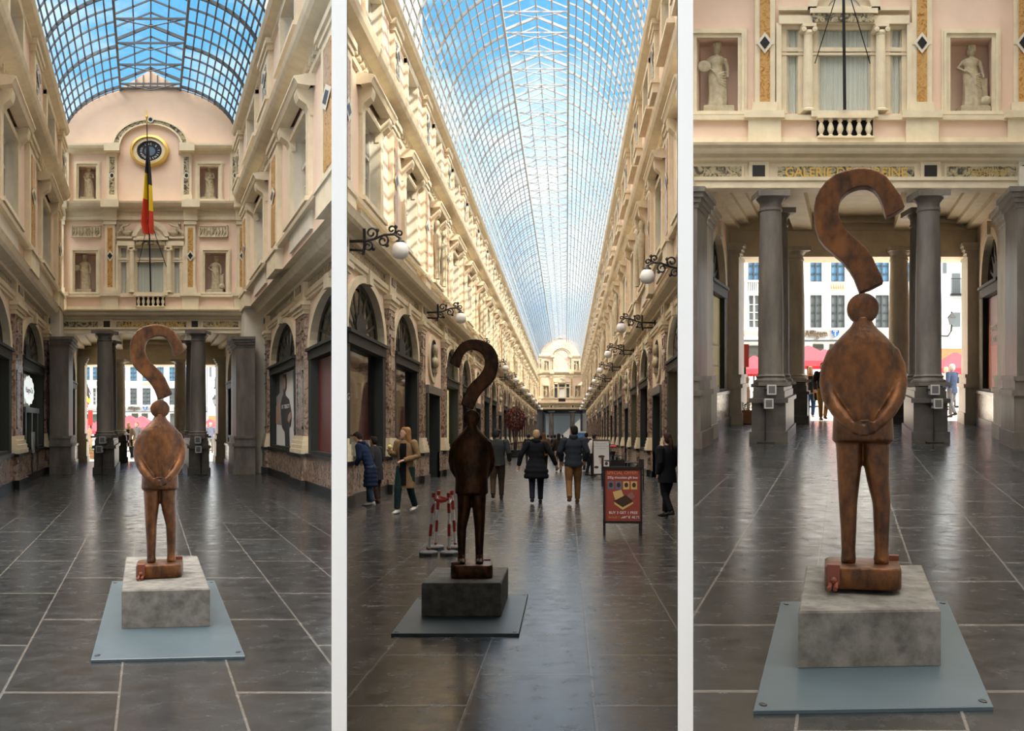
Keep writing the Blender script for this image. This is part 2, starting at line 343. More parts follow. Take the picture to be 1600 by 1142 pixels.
class Wall:
    """One long side of an arcade. d is the distance a moulding stands out from the wall face of its storey."""
    def __init__(s, g, sgn, U, k, depth=0.5, clip=None):
        s.clip = clip
        s.g, s.sgn, s.U, s.k, s.depth = g, sgn, U, k, depth
        s.b = MB(g, clip); s.st = 0
    def P(s, d, v, z): return (s.U[s.st] - s.sgn * d, v, z)
    def bx(s, d0, d1, v0, v1, z0, z1, mat, b=None):
        u0, u1 = sorted((s.U[s.st] - s.sgn * d0, s.U[s.st] - s.sgn * d1)); (b or s.b).box(u0, u1, v0, v1, z0, z1, mat)
    def q(s, pts, mat, b=None): (b or s.b).poly([s.P(*p) for p in pts], mat)
    def profile(s, pts, v0, v1, mats):
        """moulding: list of (d, z) pulled from v0 to v1"""
        for i in range(len(pts) - 1):
            (d0, z0), (d1, z1) = pts[i], pts[i + 1]
            s.q([(d0, v0, z0), (d0, v1, z0), (d1, v1, z1), (d1, v0, z1)], mats if isinstance(mats, int) else mats[i])
        for v in (v0, v1): s.q([(d, v, z) for d, z in pts] + [(-0.05, v, pts[-1][1]), (-0.05, v, pts[0][1])], mats if isinstance(mats, int) else mats[0])
    # -- ground floor: shop front under an arch
    def arch(s, vc, w, hv, glass=True):
        k = s.k; s.st = 0; z0, zp, zt, zs, za, ztop = 0, 0.85 * k, 3.2 * k, 3.5 * k, 4.62 * k, 4.95 * k
        v0, v1 = vc - w / 2, vc + w / 2; a0, a1 = vc - hv, vc + hv
        for p0, p1 in ((v0, a0), (a1, v1)): s.q([(0, p0, zp), (0, p1, zp), (0, p1, ztop), (0, p0, ztop)], cPINK)
        n = 18; arc = [(vc - hv * math.cos(PI * i / n), zs + (za - zs) * math.sin(PI * i / n)) for i in range(n + 1)]
        arc2 = [(vc - (hv + .38) * math.cos(PI * i / n), zs + (za + .16 * k - zs) * math.sin(PI * i / n)) for i in range(n + 1)]
        for i in range(n):
            (va, zaa), (vb, zb) = arc[i], arc[i + 1]
            s.q([(0, va, zaa), (0, vb, zb), (0, vb, ztop), (0, va, ztop)], cPINK)
            s.q([(0.07, va, zaa), (0.07, vb, zb), (-0.3, vb, zb), (-0.3, va, zaa)], cCREAM)
            (va2, za2), (vb2, zb2) = arc2[i], arc2[i + 1]
            s.q([(0.07, va, zaa), (0.07, vb, zb), (0.07, vb2, zb2), (0.07, va2, za2)], cCREAM)
            s.q([(0.07, va2, za2), (0.07, vb2, zb2), (0, vb2, zb2), (0, va2, za2)], cCREAM)
        s.bx(0, 0.16, vc - .22, vc + .22, za - .02, za + .3 * k, cCREAM)          # keystone
        for a in (a0, a1): s.q([(0.02, a, zp), (-0.3, a, zp), (-0.3, a, zs), (0.02, a, zs)], cFRAME)
        # marble dado
        s.bx(-.3, 0.10, v0, v1, 0.22 * k, zp, cMARB); s.bx(-.3, 0.14, v0, v1, 0, 0.22 * k, cBLACK); s.bx(-.3, 0.14, v0, v1, zp - .03, zp + .05, cBLACK)
        # shop room behind
        D = s.depth
        s.q([(-D, a0, zp), (-D, a1, zp), (-D, a1, za), (-D, a0, za)], cROOM)
        for a in (a0, a1): s.q([(-.28, a, zp), (-D, a, zp), (-D, a, za), (-.28, a, za)], cROOM)
        s.q([(-.28, a0, zp), (-.28, a1, zp), (-D, a1, zp), (-D, a0, zp)], cROOM); s.q([(-.28, a0, za), (-.28, a1, za), (-D, a1, za), (-D, a0, za)], cROOM)
        # timber front as a window of its own
        wcount[0] += 1
        f = MB(s.g, s.clip); B = lambda *a, mat=0: s.bx(*a, mat, f)
        B(-.16, .10, a0 - .1, a1 + .1, zt, zs); B(-.12, .16, a0 - .15, a1 + .15, zs - .09 * k, zs - .02 * k)
        for a in (a0, a1): B(-.2, .06, a - .22, a + .22, zp, zt)
        B(-.2, .06, a0, a1, zp, zp + .12)
        for i in range(n):
            (va, zaa), (vb, zb) = arc[i], arc[i + 1]; sc = 0.9
            f.add([s.P(-.12, va, zaa), s.P(-.12, vb, zb), s.P(-.12, vc + (vb - vc) * sc, zs + (zb - zs) * sc), s.P(-.12, vc + (va - vc) * sc, zs + (zaa - zs) * sc)], [(0, 1, 2, 3)])
        for j in range(1, 8):
            a = PI * j / 8; c0, s0 = math.cos(a), math.sin(a); wv, wz = 0.08 * s0 * hv / 1.2, 0.03 * k
            p = lambda r, off: (-.14, vc - hv * r * c0 + off * s0 * .11, zs + (za - zs) * r * s0 + off * c0 * .035 * k)
            f.add([s.P(*p(.3, -1)), s.P(*p(.3, 1)), s.P(*p(.95, 1)), s.P(*p(.95, -1))], [(0, 1, 2, 3)])
        rose = [s.P(-.10, vc - hv * .26 * math.cos(PI * 2 * i / 20), zs + (za - zs) * (.22 + .22 * math.sin(PI * 2 * i / 20))) for i in range(20)]
        f.poly(rose, 0)
        o = struct(f.build('window_%d' % wcount[0], [SHOPF]))
        if glass:
            gm = MB(s.g, s.clip); gm.poly([s.P(-.15, a, z) for a, z in [(a0, zp)] + arc + [(a1, zp)]], 0)
            gm.build('pane', GLASS, o)
        return o
    # -- ground floor: doorway with a bust niche above
    def niche(s, vc, w):
        k = s.k; s.st = 0; zp, ztop = 0.85 * k, 4.95 * k; v0, v1 = vc - w / 2, vc + w / 2; hd = w * .24
        for r in rects_with_holes(v0, v1, 0, ztop, [(vc - hd, vc + hd, 0, 2.7 * k)]):
            s.q([(0, r[0], r[2]), (0, r[1], r[2]), (0, r[1], r[3]), (0, r[0], r[3])], cPINK)
        for a, c in ((v0, vc - hd), (vc + hd, v1)): s.bx(0, .1, a, c, 0, zp, cMARB); s.bx(0, .14, a, c, 0, .2 * k, cBLACK)
        s.bx(-.4, -.3, vc - hd, vc + hd, 0, 2.7 * k, cFRAME)
        for a in (vc - hd, vc + hd): s.q([(0, a, 0), (-.3, a, 0), (-.3, a, 2.7 * k), (0, a, 2.7 * k)], cFRAME)
        s.q([(0, vc - hd, 2.7 * k), (0, vc + hd, 2.7 * k), (-.4, vc + hd, 2.7 * k), (-.4, vc - hd, 2.7 * k)], cFRAME)
        s.bx(0, .09, vc - hd - .3, vc - hd, 0, 2.8 * k, cFRAME); s.bx(0, .09, vc + hd, vc + hd + .3, 0, 2.8 * k, cFRAME); s.bx(0, .14, vc - hd - .4, vc + hd + .4, 2.7 * k, 2.95 * k, cTRANS)
        ring = lambda r: [(vc + w * .2 * r * math.cos(2 * PI * i / 24), 3.85 * k + .78 * k * r * math.sin(2 * PI * i / 24)) for i in range(24)]
        r0, r1 = ring(1), ring(.8)
        for i in range(24):
            j = (i + 1) % 24
            s.q([(.08, *r0[i]), (.08, *r0[j]), (.08, *r1[j]), (.08, *r1[i])], cCREAM); s.q([(.08, *r0[i]), (.08, *r0[j]), (0, *r0[j]), (0, *r0[i])], cCREAM)
        s.q([(.01, *p) for p in r1], cROOM)
        bust = MB(s.g); c = s.P(.10, vc, 0)
        bust.ball((c[0], vc, 4.12 * k), (.14, .2, .2 * k)); bust.ball((c[0], vc, 3.72 * k), (.16, .42, .2 * k)); bust.ball((c[0], vc, 3.92 * k), (.08, .13, .16 * k))
        bust.box(c[0] - .1, c[0] + .1, vc - .2, vc + .2, 3.4 * k, 3.56 * k)
        o = bust.build('portrait_bust', STAT, smooth=50); return o
    def pilaster(s, v, w, up=True):
        k = s.k; s.st = 0
        s.bx(0, .26, v - w * .62, v + w * .62, 0, .22 * k, cBLACK); s.bx(0, .22, v - w * .58, v + w * .58, .22 * k, .85 * k, cMARB); s.bx(0, .26, v - w * .62, v + w * .62, .8 * k, .88 * k, cBLACK)
        for i, (d, ww) in enumerate(((.24, .60), (.22, .57), (.19, .54), (.16, .5))): s.bx(0, d, v - w * ww, v + w * ww, (.88 + .11 * i) * k, (.99 + .11 * i) * k, cCREAM)
        s.bx(0, .12, v - w * .44, v + w * .44, 1.3 * k, 4.4 * k, cMARB)
        for z0, z1 in ((1.5, 3.0), (3.3, 3.8), (3.95, 4.3)):
            for e0, e1, y0, y1 in ((-.32, -.24, z0, z1), (.24, .32, z0, z1), (-.32, .32, z0, z0 + .05), (-.32, .32, z1 - .05, z1)):
                s.bx(.12, .145, v + w * e0, v + w * e1, y0 * k, y1 * k, cMARB)
        for i, (d, ww) in enumerate(((.15, .48), (.19, .54), (.24, .60))): s.bx(0, d, v - w * ww, v + w * ww, (4.4 + .1 * i) * k, (4.5 + .1 * i) * k, cCREAM)
        s.bx(0, .16, v - w * .46, v + w * .46, 4.7 * k, 5.2 * k, cCREAM); s.bx(.16, .18, v - w * .26, v + w * .26, 4.98 * k, 5.16 * k, cBLACK)
        if up:                                                                     # first and second storey strips
            for st, z0, z1 in ((1, 5.5, 9.0), (2, 9.5, 11.3)):
                s.st = st; ph = .55 if st == 1 else .3
                s.bx(-.4, .20, v - w * .55, v + w * .55, z0 * k, (z0 + ph) * k, cCREAM); s.bx(0, .24, v - w * .6, v + w * .6, (z0 + ph - .08) * k, (z0 + ph) * k, cCREAM)
                s.bx(-.4, .13, v - w * .44, v + w * .44, (z0 + ph) * k, (z1 - .3) * k, cCREAM)
                s.bx(.13, .15, v - w * .22, v + w * .22, (z0 + ph + .2) * k, (z1 - .5) * k, cORNG if st == 1 else cFRIEZ)
                zc = (z0 + ph + z1) / 2 * k; s.q([(.17, v - w * .34, zc), (.17, v, zc - .24 * k), (.17, v + w * .34, zc), (.17, v, zc + .24 * k)], cPALE)
                s.q([(.175, v - w * .2, zc), (.175, v, zc - .14 * k), (.175, v + w * .2, zc), (.175, v, zc + .14 * k)], cBLACK)
                for i, (d, ww) in enumerate(((.17, .5), (.22, .58))): s.bx(0, d, v - w * ww, v + w * ww, (z1 - .3 + .13 * i) * k, (z1 - .17 + .13 * i) * k, cCREAM)
    def upper(s, vc, w, hv, st, herm=False):
        """a bay of an upper storey with its window"""
        k = s.k; s.st = st
        z0, z1, wz0, wz1 = (5.5, 9.0, 6.25, 8.15) if st == 1 else (9.4, 11.4, 9.85, 11.0)
        z0, z1, wz0, wz1 = z0 * k, z1 * k, wz0 * k, wz1 * k; v0, v1 = vc - w / 2, vc + w / 2; a0, a1 = vc - hv, vc + hv
        for r in rects_with_holes(v0, v1, z0, z1, [(a0, a1, wz0, wz1)]): s.q([(0, r[0], r[2]), (0, r[1], r[2]), (0, r[1], r[3]), (0, r[0], r[3])], cPINK)
        D = .3
        E = D + .13
        for a in (a0, a1): s.q([(0, a, wz0), (-E, a, wz0), (-E, a, wz1), (0, a, wz1)], cPALE)
        s.q([(0, a0, wz1), (0, a1, wz1), (-E, a1, wz1), (-E, a0, wz1)], cPALE); s.q([(0, a0, wz0), (0, a1, wz0), (-E, a1, wz0), (-E, a0, wz0)], cPALE)
        fw = .34
        s.bx(0, .10, a0 - fw, a0, wz0, wz1 + .12 * k, cCREAM); s.bx(0, .10, a1, a1 + fw, wz0, wz1 + .12 * k, cCREAM); s.bx(0, .10, a0 - fw, a1 + fw, wz1, wz1 + .14 * k, cCREAM)
        s.bx(0, .20, a0 - fw - .2, a1 + fw + .2, wz0 - .09 * k, wz0, cCREAM)
        if st == 1:
            for a in (a0 - fw * .5, a1 + fw * .5):                                     # consoles
                s.profile([(.06, wz1 - .22 * k), (.10, wz1 - .1 * k), (.14, wz1), (.30, wz1 + .12 * k), (.34, wz1 + .24 * k), (.34, wz1 + .34 * k)], a - .2, a + .2, cCREAM)
            s.profile([(.1, wz1 + .3 * k), (.36, wz1 + .34 * k), (.40, wz1 + .42 * k), (.44, wz1 + .46 * k), (.44, wz1 + .5 * k), (0, wz1 + .56 * k)], a0 - fw - .3, a1 + fw + .3, cCREAM)
            s.bx(0, .06, a0 - fw, a1 + fw, z0 + .12 * k, wz0 - .2 * k, cPALE)
        s.q([(-D - .12, a0, wz0), (-D - .12, a1, wz0), (-D - .12, a1, wz1), (-D - .12, a0, wz1)], cROOM)
        wcount[0] += 1; f = MB(s.g, s.clip); B = lambda *a: s.bx(*a, 0, f); t = .08
        B(-D, -.18, a0, a0 + t * 1.6, wz0, wz1); B(-D, -.18, a1 - t * 1.6, a1, wz0, wz1); B(-D, -.18, vc - t, vc + t, wz0, wz1)
        B(-D, -.18, a0, a1, wz0, wz0 + t); B(-D, -.18, a0, a1, wz1 - t, wz1); B(-D, -.18, a0, a1, wz0 + (wz1 - wz0) * .64, wz0 + (wz1 - wz0) * .64 + t)
        if st == 1:
            for kk in (.21, .42): B(-D + .02, -.22, a0, a1, wz0 + (wz1 - wz0) * kk, wz0 + (wz1 - wz0) * kk + .03)
        o = struct(f.build('window_%d' % wcount[0], [PALE]))
        gm = MB(s.g, s.clip); gm.poly([s.P(-.24, a0, wz0), s.P(-.24, a1, wz0), s.P(-.24, a1, wz1), s.P(-.24, a0, wz1)]); gm.build('pane', GLASS, o)
        if herm:
            h = MB(s.g, s.clip); s.st = 1
            for sgn in (-1, 1):
                c = s.P(.22, vc + sgn * (hv + fw * .5), 0); vv = c[1]
                h.loft([[(c[0] + .14 * q * math.cos(2 * PI * j / 10), vv + .26 * q * math.sin(2 * PI * j / 10), z * k) for j in range(10)] for z, q in ((6.3, .7), (6.6, .6), (7.3, 1.0), (7.65, 1.15), (7.78, .5), (7.86, .6), (8.0, .75), (8.12, .5))])
            h.build('herm_figure', STAT, o, smooth=60)
    def courses(s, v0, v1, cs):
        for st, za, zb in ((0, .85, 4.95), (1, 5.5, 9.0), (2, 9.4, 11.4)):
            s.st = st
            if cs[st] < v0[st]: s.q([(0, cs[st], za * s.k), (0, v0[st], za * s.k), (0, v0[st], zb * s.k), (0, cs[st], zb * s.k)], cPINK)
        v0 = cs
        for st, z in ((0, 5.5), (1, 9.4)):
            s.st = st; off = abs(s.U[st] - s.U[st + 1])
            if off > .02: s.q([(-.5, v0[st], z * s.k), (-.5, v1, z * s.k), (off + .02, v1, z * s.k), (off + .02, v0[st], z * s.k)], cCREAM)
        k = s.k
        s.st = 0
        s.profile([(0, 4.72 * k), (.08, 4.74 * k), (.08, 4.80 * k), (.12, 4.82 * k), (.12, 4.94 * k), (.02, 4.95 * k), (.02, 5.2 * k), (.14, 5.22 * k), (.16, 5.28 * k), (.40, 5.34 * k), (.46, 5.40 * k), (.50, 5.50 * k), (.52, 5.54 * k), (-.5, 5.62 * k)], v0[0], v1,
                  [cCREAM, cCREAM, cCREAM, cCREAM, cCREAM, cFRIEZ] + [cCREAM] * 8)
        s.st = 1
        s.profile([(0, 6.0 * k), (.16, 6.02 * k), (.18, 6.1 * k), (.0, 6.14 * k)], v0[1], v1, cCREAM)
        s.profile([(0, 8.7 * k), (.08, 8.72 * k), (.08, 8.84 * k), (.02, 8.86 * k), (.02, 9.02 * k), (.12, 9.04 * k), (.14, 9.1 * k), (.40, 9.18 * k), (.46, 9.26 * k), (.50, 9.36 * k), (-.5, 9.5 * k)], v0[1], v1, cCREAM)
        n = int((v1 - v0[1]) / .42)
        if n < 500:
            for i in range(n): s.bx(.02, .13, v0[1] + i * .42, v0[1] + i * .42 + .22, 9.04 * k - .16, 9.04 * k, cCREAM)
        s.st = 2
        s.profile([(0, 11.15 * k), (.08, 11.17 * k), (.08, 11.28 * k), (.28, 11.36 * k), (.34, 11.46 * k), (.34, 11.52 * k), (-.4, 11.6 * k)], v0[2], v1, cCREAM)

WALLS = {}
def build_wall(name, g, sgn, U, k, bays, vs, ve, pw, hv, depth, cs, clip=None):
    W_ = Wall(g, sgn, U, k, depth, clip); pit = bays[0][1]
    for i, (vc, w, kind) in enumerate(bays):
        if vc + w / 2 > vs[0] + .1:
            if kind == 'A': W_.arch(vc, w, hv)
            else:
                o = W_.niche(vc, w); WALLS.setdefault('busts', []).append((o, name, vc))
        if kind == 'A':
            if vc + w / 2 > vs[1] + .1: W_.upper(vc, w, hv * .44, 1)
            if vc + w / 2 > vs[2] + .1: W_.upper(vc, w, hv * .40, 2)
        else:
            if vc + w / 2 > vs[1] + .1: W_.upper(vc, w, hv * .34, 1, herm=True)
            if vc + w / 2 > vs[2] + .1: W_.upper(vc, w, hv * .34, 2)
        if vc - w / 2 >= vs[0] - .1: W_.pilaster(vc - w / 2, pw)
    if bays[-1][0] + bays[-1][1] / 2 <= ve + .1: W_.pilaster(ve, pw)
    W_.courses(vs, ve, cs)
    struct(W_.b.build(name, WM)); WALLS[name + str(g.vx)] = W_
    return W_
A1 = [(22.5, 8, 'A'), (30.5, 8, 'A')]
build_wall('wall_left', G1, -1, (-3.45, -3.10, -2.97), 1.0, A1, (18.5,) * 3, 34.5, 1.7, 2.75, .4, (17.3,) * 3)
build_wall('wall_right', G1, 1, (4.05, 3.38, 3.15), 1.0, A1, (18.5,) * 3, 34.5, 1.7, 2.75, .34, (15.5,) * 3, (-1, .1875, -.05))
A2 = [(26 + 6.45 * i, 6.45, 'N' if i % 3 == 2 else 'A') for i in range(23)]
build_wall('wall_left', G2, -1, (-5.1, -5.0, -4.95), 1.18, A2, (22.775,) * 3, 26 + 6.45 * 22.5, 1.15, 2.35, .45, (19.5,) * 3, (1, .2219, -.05))
build_wall('wall_right', G2, 1, (3.5, 3.0, 2.6), 1.18, A2, (22.775,) * 3, 26 + 6.45 * 22.5, 1.15, 2.35, .42, (19.5,) * 3, (-1, .1163, -.05))

# ------------------------------------------------------------------ glazed barrel roofs
def vault(g, uL, uR, zs, rise, v0, v1, nseg, dv, ch, bar, heavy, paint, clip=None):
    uc, a = (uL + uR) / 2, (uR - uL) / 2
    th0 = math.acos(ch / a)
    left = [(uc - a * math.cos(th0 * i / nseg), zs + rise * math.sin(th0 * i / nseg)) for i in range(nseg + 1)]
    zt = left[-1][1]
    sec = left + [(uc - ch, zt + .22), (uc - ch / 2, zt + .22 + ch * .2), (uc, zt + .22 + ch * .4), (uc + ch / 2, zt + .22 + ch * .2), (uc + ch, zt + .22)] + [(2 * uc - u, z) for u, z in reversed(left)]
    gl = MB(g, clip)
    for i in range(len(sec) - 1):
        gl.quad((sec[i][0], v0, sec[i][1]), (sec[i + 1][0], v0, sec[i + 1][1]), (sec[i + 1][0], v1, sec[i + 1][1]), (sec[i][0], v1, sec[i][1]))
    ro = struct(thing('ceiling', 'iron and glass barrel roof', 'roof'))
    gl.build('glazing', ROOFG, ro)
    fr = MB(g, clip); n = int((v1 - v0) / dv)
    cz = zs + rise * .3
    def off(i, e):
        u, z = sec[i]; d = Vector((u - uc, z - (zs - rise))).normalized(); return (u - d.x * e, z - d.y * e)
    for i in range(len(sec)):                                          # purlins
        u, z = sec[i]; u2, z2 = off(i, bar * 1.6); h = bar / 2
        if i in (nseg, len(sec) - 1 - nseg): h *= 1.8
        fr.box(u - h, u + h, v0, v1, min(z, z2) - h, max(z, z2))
    for j in range(n + 1):                                             # ribs
        v = v0 + j * dv; hv = bar * (.95 if j % 4 == 0 else .5); e = bar * (2.4 if j % 4 == 0 else 1.3)
        for i in range(len(sec) - 1):
            p, q = sec[i], sec[i + 1]; p2, q2 = off(i, e), off(i + 1, e)
            if abs(p[0] - q[0]) < 1e-6 and abs(p[1] - q[1]) < 1e-6: continue
            fr.add([(p[0], v - hv, p[1]), (q[0], v - hv, q[1]), (q2[0], v - hv, q2[1]), (p2[0], v - hv, p2[1]), (p[0], v + hv, p[1]), (q[0], v + hv, q[1]), (q2[0], v + hv, q2[1]), (p2[0], v + hv, p2[1])],
                   [(0, 1, 2, 3), (7, 6, 5, 4), (3, 2, 6, 7)])
        if heavy and j % 2 == 0:                                       # tie under the lantern
            z = zt + .05; fr.box(uc - ch, uc + ch, v - .02, v + .02, z - .03, z + .03)
            fr.tube([(uc - ch, v, z), (uc, v, z - .22), (uc + ch, v, z)], .02, 4)
    fr.build('iron_frame', paint, ro)
    return ro
r1 = vault(G1, -2.97, 3.15, 11.55, 1.98, 16.6, 35.95, 13, 0.95, 1.05, 0.04, True, BAR_SHADE)
r3 = vault(G3, -3.5, 4.1, 11.9, 2.4, 5.0, 23.4, 12, 1.0, 1.2, 0.045, True, BAR_SHADE, (1, .155, -.05))
b = MB(G3); b.box(4.15, 4.6, 5.0, 23.0, 0, 12.2); struct(b.build('wall_right', [PALE]))
r2 = vault(G2, -4.95, 2.6, 13.6, 4.2, 20.6, 172, 15, 1.0, 1.25, 0.045, True, BAR, (1, .2219, -.05))

# ------------------------------------------------------------------ end fronts (drawn in elevation units)
def end_front(g, vf, X, Y, xl=62, xr=412, clip=None):
    b = MB(g, clip)
    U = lambda x: g.u(X(x), vf); Z = lambda y: g.z(Y(y), vf)
    def fb(x0, x1, y0, y1, d0, d1, mat): 
        a, c = sorted((U(x0), U(x1))); lo, hi = sorted((Z(y0), Z(y1))); b.box(a, c, vf - d1, vf - d0, lo, hi, mat)
    def fq(x0, x1, y0, y1, d, mat): b.quad((U(x0), vf - d, Z(y1)), (U(x1), vf - d, Z(y1)), (U(x1), vf - d, Z(y0)), (U(x0), vf - d, Z(y0)), mat)
    def mould(x0, x1, pts, mats=cCREAM):
        for (y0, d0), (y1, d1) in zip(pts, pts[1:]):
            b.quad((U(x0), vf - d0, Z(y0)), (U(x1), vf - d0, Z(y0)), (U(x1), vf - d1, Z(y1)), (U(x0), vf - d1, Z(y1)), mats)
        for x in (x0, x1): b.poly([(U(x), vf - d, Z(y)) for y, d in pts] + [(U(x), vf, Z(pts[-1][0])), (U(x), vf, Z(pts[0][0]))], mats)
    ok = lambda x: xl + 3 < x < xr - 3
    # entablature over the columns
    fb(xl, xr, 515, 521, -.5, .16, cCREAM); fb(xl, xr, 512, 515, -.5, .20, cCREAM)
    fq(xl, xr, 487, 515, .06, cCREAM)
    for x0, x1 in ((max(98, xl + 4), 153), (182, 291), (317, 372)):
        fb(x0 - 2, x1 + 2, 501, 514, 0, .10, cCREAM); fb(x0, x1, 503, 512, 0, .12, cFRIEZ)
    for x in filter(ok, (88, 167, 304, 382)): fb(x - 8, x + 8, 499, 515, 0, .12, cCREAM); fb(x - 5, x + 5, 502, 512, 0, .14, cBLACK)
    mould(xl, xr, [(500, .06), (498, .14), (496, .16), (494, .36), (492, .40), (490, .42), (488, .50), (486, .52), (484, 0)])
    # parapet course
    fq(xl, xr, 462, 486, .1, cPINK)
    for r in ((xl, 213), (258, xr)): fb(r[0], r[1], 479, 486, 0, .16, cCREAM); fb(r[0], r[1], 461, 465, 0, .22, cCREAM)
    for x in filter(ok, (92, 172, 297, 378)): fb(x - 13, x + 13, 458, 486, 0, .26, cCREAM); fb(x - 16, x + 16, 458, 464, 0, .34, cCREAM)
    fb(209, 262, 458, 463, 0, .3, cCREAM); fb(209, 262, 481, 486, 0, .3, cCREAM)
    fb(213, 258, 463, 481, .09, .105, cBLACK)
    # first storey
    holes1 = [(117, 150, 395, 457), (320, 353, 395, 457), (183, 287, 384, 458)]
    zc = [(U(h[0]), U(h[1]), Z(h[3]), Z(h[2])) for h in holes1]
    for r in rects_with_holes(U(xl), U(xr), Z(462), Z(345), zc): b.quad((r[0], vf, r[2]), (r[1], vf, r[2]), (r[1], vf, r[3]), (r[0], vf, r[3]), cPINK)
    holes2 = [(123, 150, 260, 312), (312, 341, 260, 312)]
    zc = [(U(h[0]), U(h[1]), Z(h[3]), Z(h[2])) for h in holes2]
    for r in rects_with_holes(U(xl), U(xr), Z(345), Z(222), zc): b.quad((r[0], vf, r[2]), (r[1], vf, r[2]), (r[1], vf, r[3]), (r[0], vf, r[3]), cPINK)
    for x0, x1, y0, y1 in holes1[:2] + holes2:
        D = -.6
        b.quad((U(x0), vf - D, Z(y1)), (U(x1), vf - D, Z(y1)), (U(x1), vf - D, Z(y0)), (U(x0), vf - D, Z(y0)), cPINK)
        for x in (x0, x1): b.quad((U(x), vf, Z(y1)), (U(x), vf - D, Z(y1)), (U(x), vf - D, Z(y0)), (U(x), vf, Z(y0)), cPINK)
        for y in (y0, y1): b.quad((U(x0), vf, Z(y)), (U(x1), vf, Z(y)), (U(x1), vf - D, Z(y)), (U(x0), vf - D, Z(y)), cPINK)
        for q, t, d in ((0, 3.2, .05), (3.2, 5.2, .10), (5.2, 7.2, .06)):
            fb(x0 - t, x0 - q, y0 - t, y1, 0, d, cCREAM); fb(x1 + q, x1 + t, y0 - t, y1, 0, d, cCREAM); fb(x0 - q, x1 + q, y0 - t, y0 - q, 0, d, cCREAM)
        fb(x0 - 9, x1 + 9, y1, y1 + 3, 0, .16, cCREAM)
    for x in filter(ok, (92, 172, 297, 378)):
        fb(x - 8, x + 8, 352, 458, 0, .14, cCREAM); fb(x - 4, x + 4, 357, 450, .14, .16, cORNG); fb(x - 10, x + 10, 450, 458, 0, .2, cCREAM); fb(x - 10, x + 10, 346, 352, 0, .2, cCREAM)
        fb(x - 8, x + 8, 400, 402, .14, .15, cCREAM)
        b.poly([(U(x - 6.5), vf - .19, Z(401)), (U(x), vf - .19, Z(410)), (U(x + 6.5), vf - .19, Z(401)), (U(x), vf - .19, Z(392))], cPALE)
        b.poly([(U(x - 4), vf - .20, Z(401)), (U(x), vf - .20, Z(406.5)), (U(x + 4), vf - .20, Z(401)), (U(x), vf - .20, Z(395.5))], cBLACK)
    # centre window surround
    fb(183, 287, 378, 385, -.3, .18, cCREAM); fb(210, 259, 376, 384, 0, .22, cFRIEZ); fb(208, 262, 373, 377, 0, .26, cCREAM); fb(183, 287, 371, 374, 0, .2, cCREAM)
    for x in (183, 287): fb(x - 2, x + 2, 384, 458, -.3, .16, cCREAM)
    n = 16
    for r0, r1, d, mat in ((22, 29, .2, cCREAM), (14, 22, .05, cCREAM), (0.2, 14, .02, cPALE)):
        for i in range(n):
            a, c = PI * i / n, PI * (i + 1) / n
            p = lambda r, t: (U(235 - r * math.cos(t)), vf - d, Z(374 - r * .95 * math.sin(t)))
            b.quad(p(r0, a), p(r1, a), p(r1, c), p(r0, c), mat)
    # second cornice
    mould(xl, xr, [(346, 0), (344, .10), (340, .10), (338, .06), (332, .06), (330, .14), (327, .16), (325, .36), (321, .44), (318, .46), (316, 0)])
    for x in filter(ok, (92, 172, 297, 378)): fb(x - 11, x + 11, 328, 346, 0, .24, cCREAM); fb(x - 14, x + 14, 316, 328, 0, .54, cCREAM)
    for i in range(int((xr - xl - 6) / 3.1)): fb(xl + 4 + i * 3.1, xl + 5.6 + i * 3.1, 328, 331.5, .05, .17, cCREAM)
    for x in filter(ok, (100, 175, 291, 367)):                                              # second storey strips
        fb(x - 8, x + 8, 240, 314, 0, .14, cCREAM); fb(x - 4, x + 4, 247, 305, .14, .16, cFRIEZ); fb(x - 9, x + 9, 306, 316, 0, .2, cCREAM)
        b.poly([(U(x + 4.2 * math.cos(t * PI / 8)), vf - .17, Z(276 + 5 * math.sin(t * PI / 8))) for t in range(16)], cPALE)
        b.poly([(U(x + 2.6 * math.cos(t * PI / 8)), vf - .175, Z(276 + 3.2 * math.sin(t * PI / 8))) for t in range(16)], cBLACK)
    for x0, x1 in ((xl, 188), (279, xr)):
        mould(x0, x1, [(242, 0), (240, .10), (237, .10), (235, .30), (231, .36), (228, .36), (226, 0)])
    for x in (175, 291): fb(x - 12, x + 12, 228, 240, 0, .44, cCREAM)
    for i in range(28):                                                         # arch band round the clock
        a, c = PI * i / 28, PI * (i + 1) / 28
        for r0, r1, d, mat in ((47, 50, .14, cCREAM), (50, 57, .10, cFRIEZ), (57, 60, .14, cCREAM)):
            p = lambda r, t, dd: (U(235 - r * math.cos(t)), vf - dd, Z(229 - r * .70 * math.sin(t)))
            b.quad(p(r0, a, d), p(r1, a, d), p(r1, c, d), p(r0, c, d), mat); b.quad(p(r1, a, d), p(r1, c, d), p(r1, c, 0), p(r1, a, 0), mat); b.quad(p(r0, a, d), p(r0, c, d), p(r0, c, 0), p(r0, a, 0), mat)
    b.poly([(U(235 + 5 * math.cos(t * PI / 10)), vf - .18, Z(189 + 5 * math.sin(t * PI / 10))) for t in range(20)], cPALE)
    b.poly([(U(235 + 3 * math.cos(t * PI / 10)), vf - .185, Z(189 + 3 * math.sin(t * PI / 10))) for t in range(20)], cBLACK)
    # tympanum and gable
    arc = [(235 - 137 * math.cos(PI * i / 30), 222 - 87 * math.sin(PI * i / 30)) for i in range(31)]
    b.poly([(U(x), vf, Z(y)) for x, y in arc], cPINK)
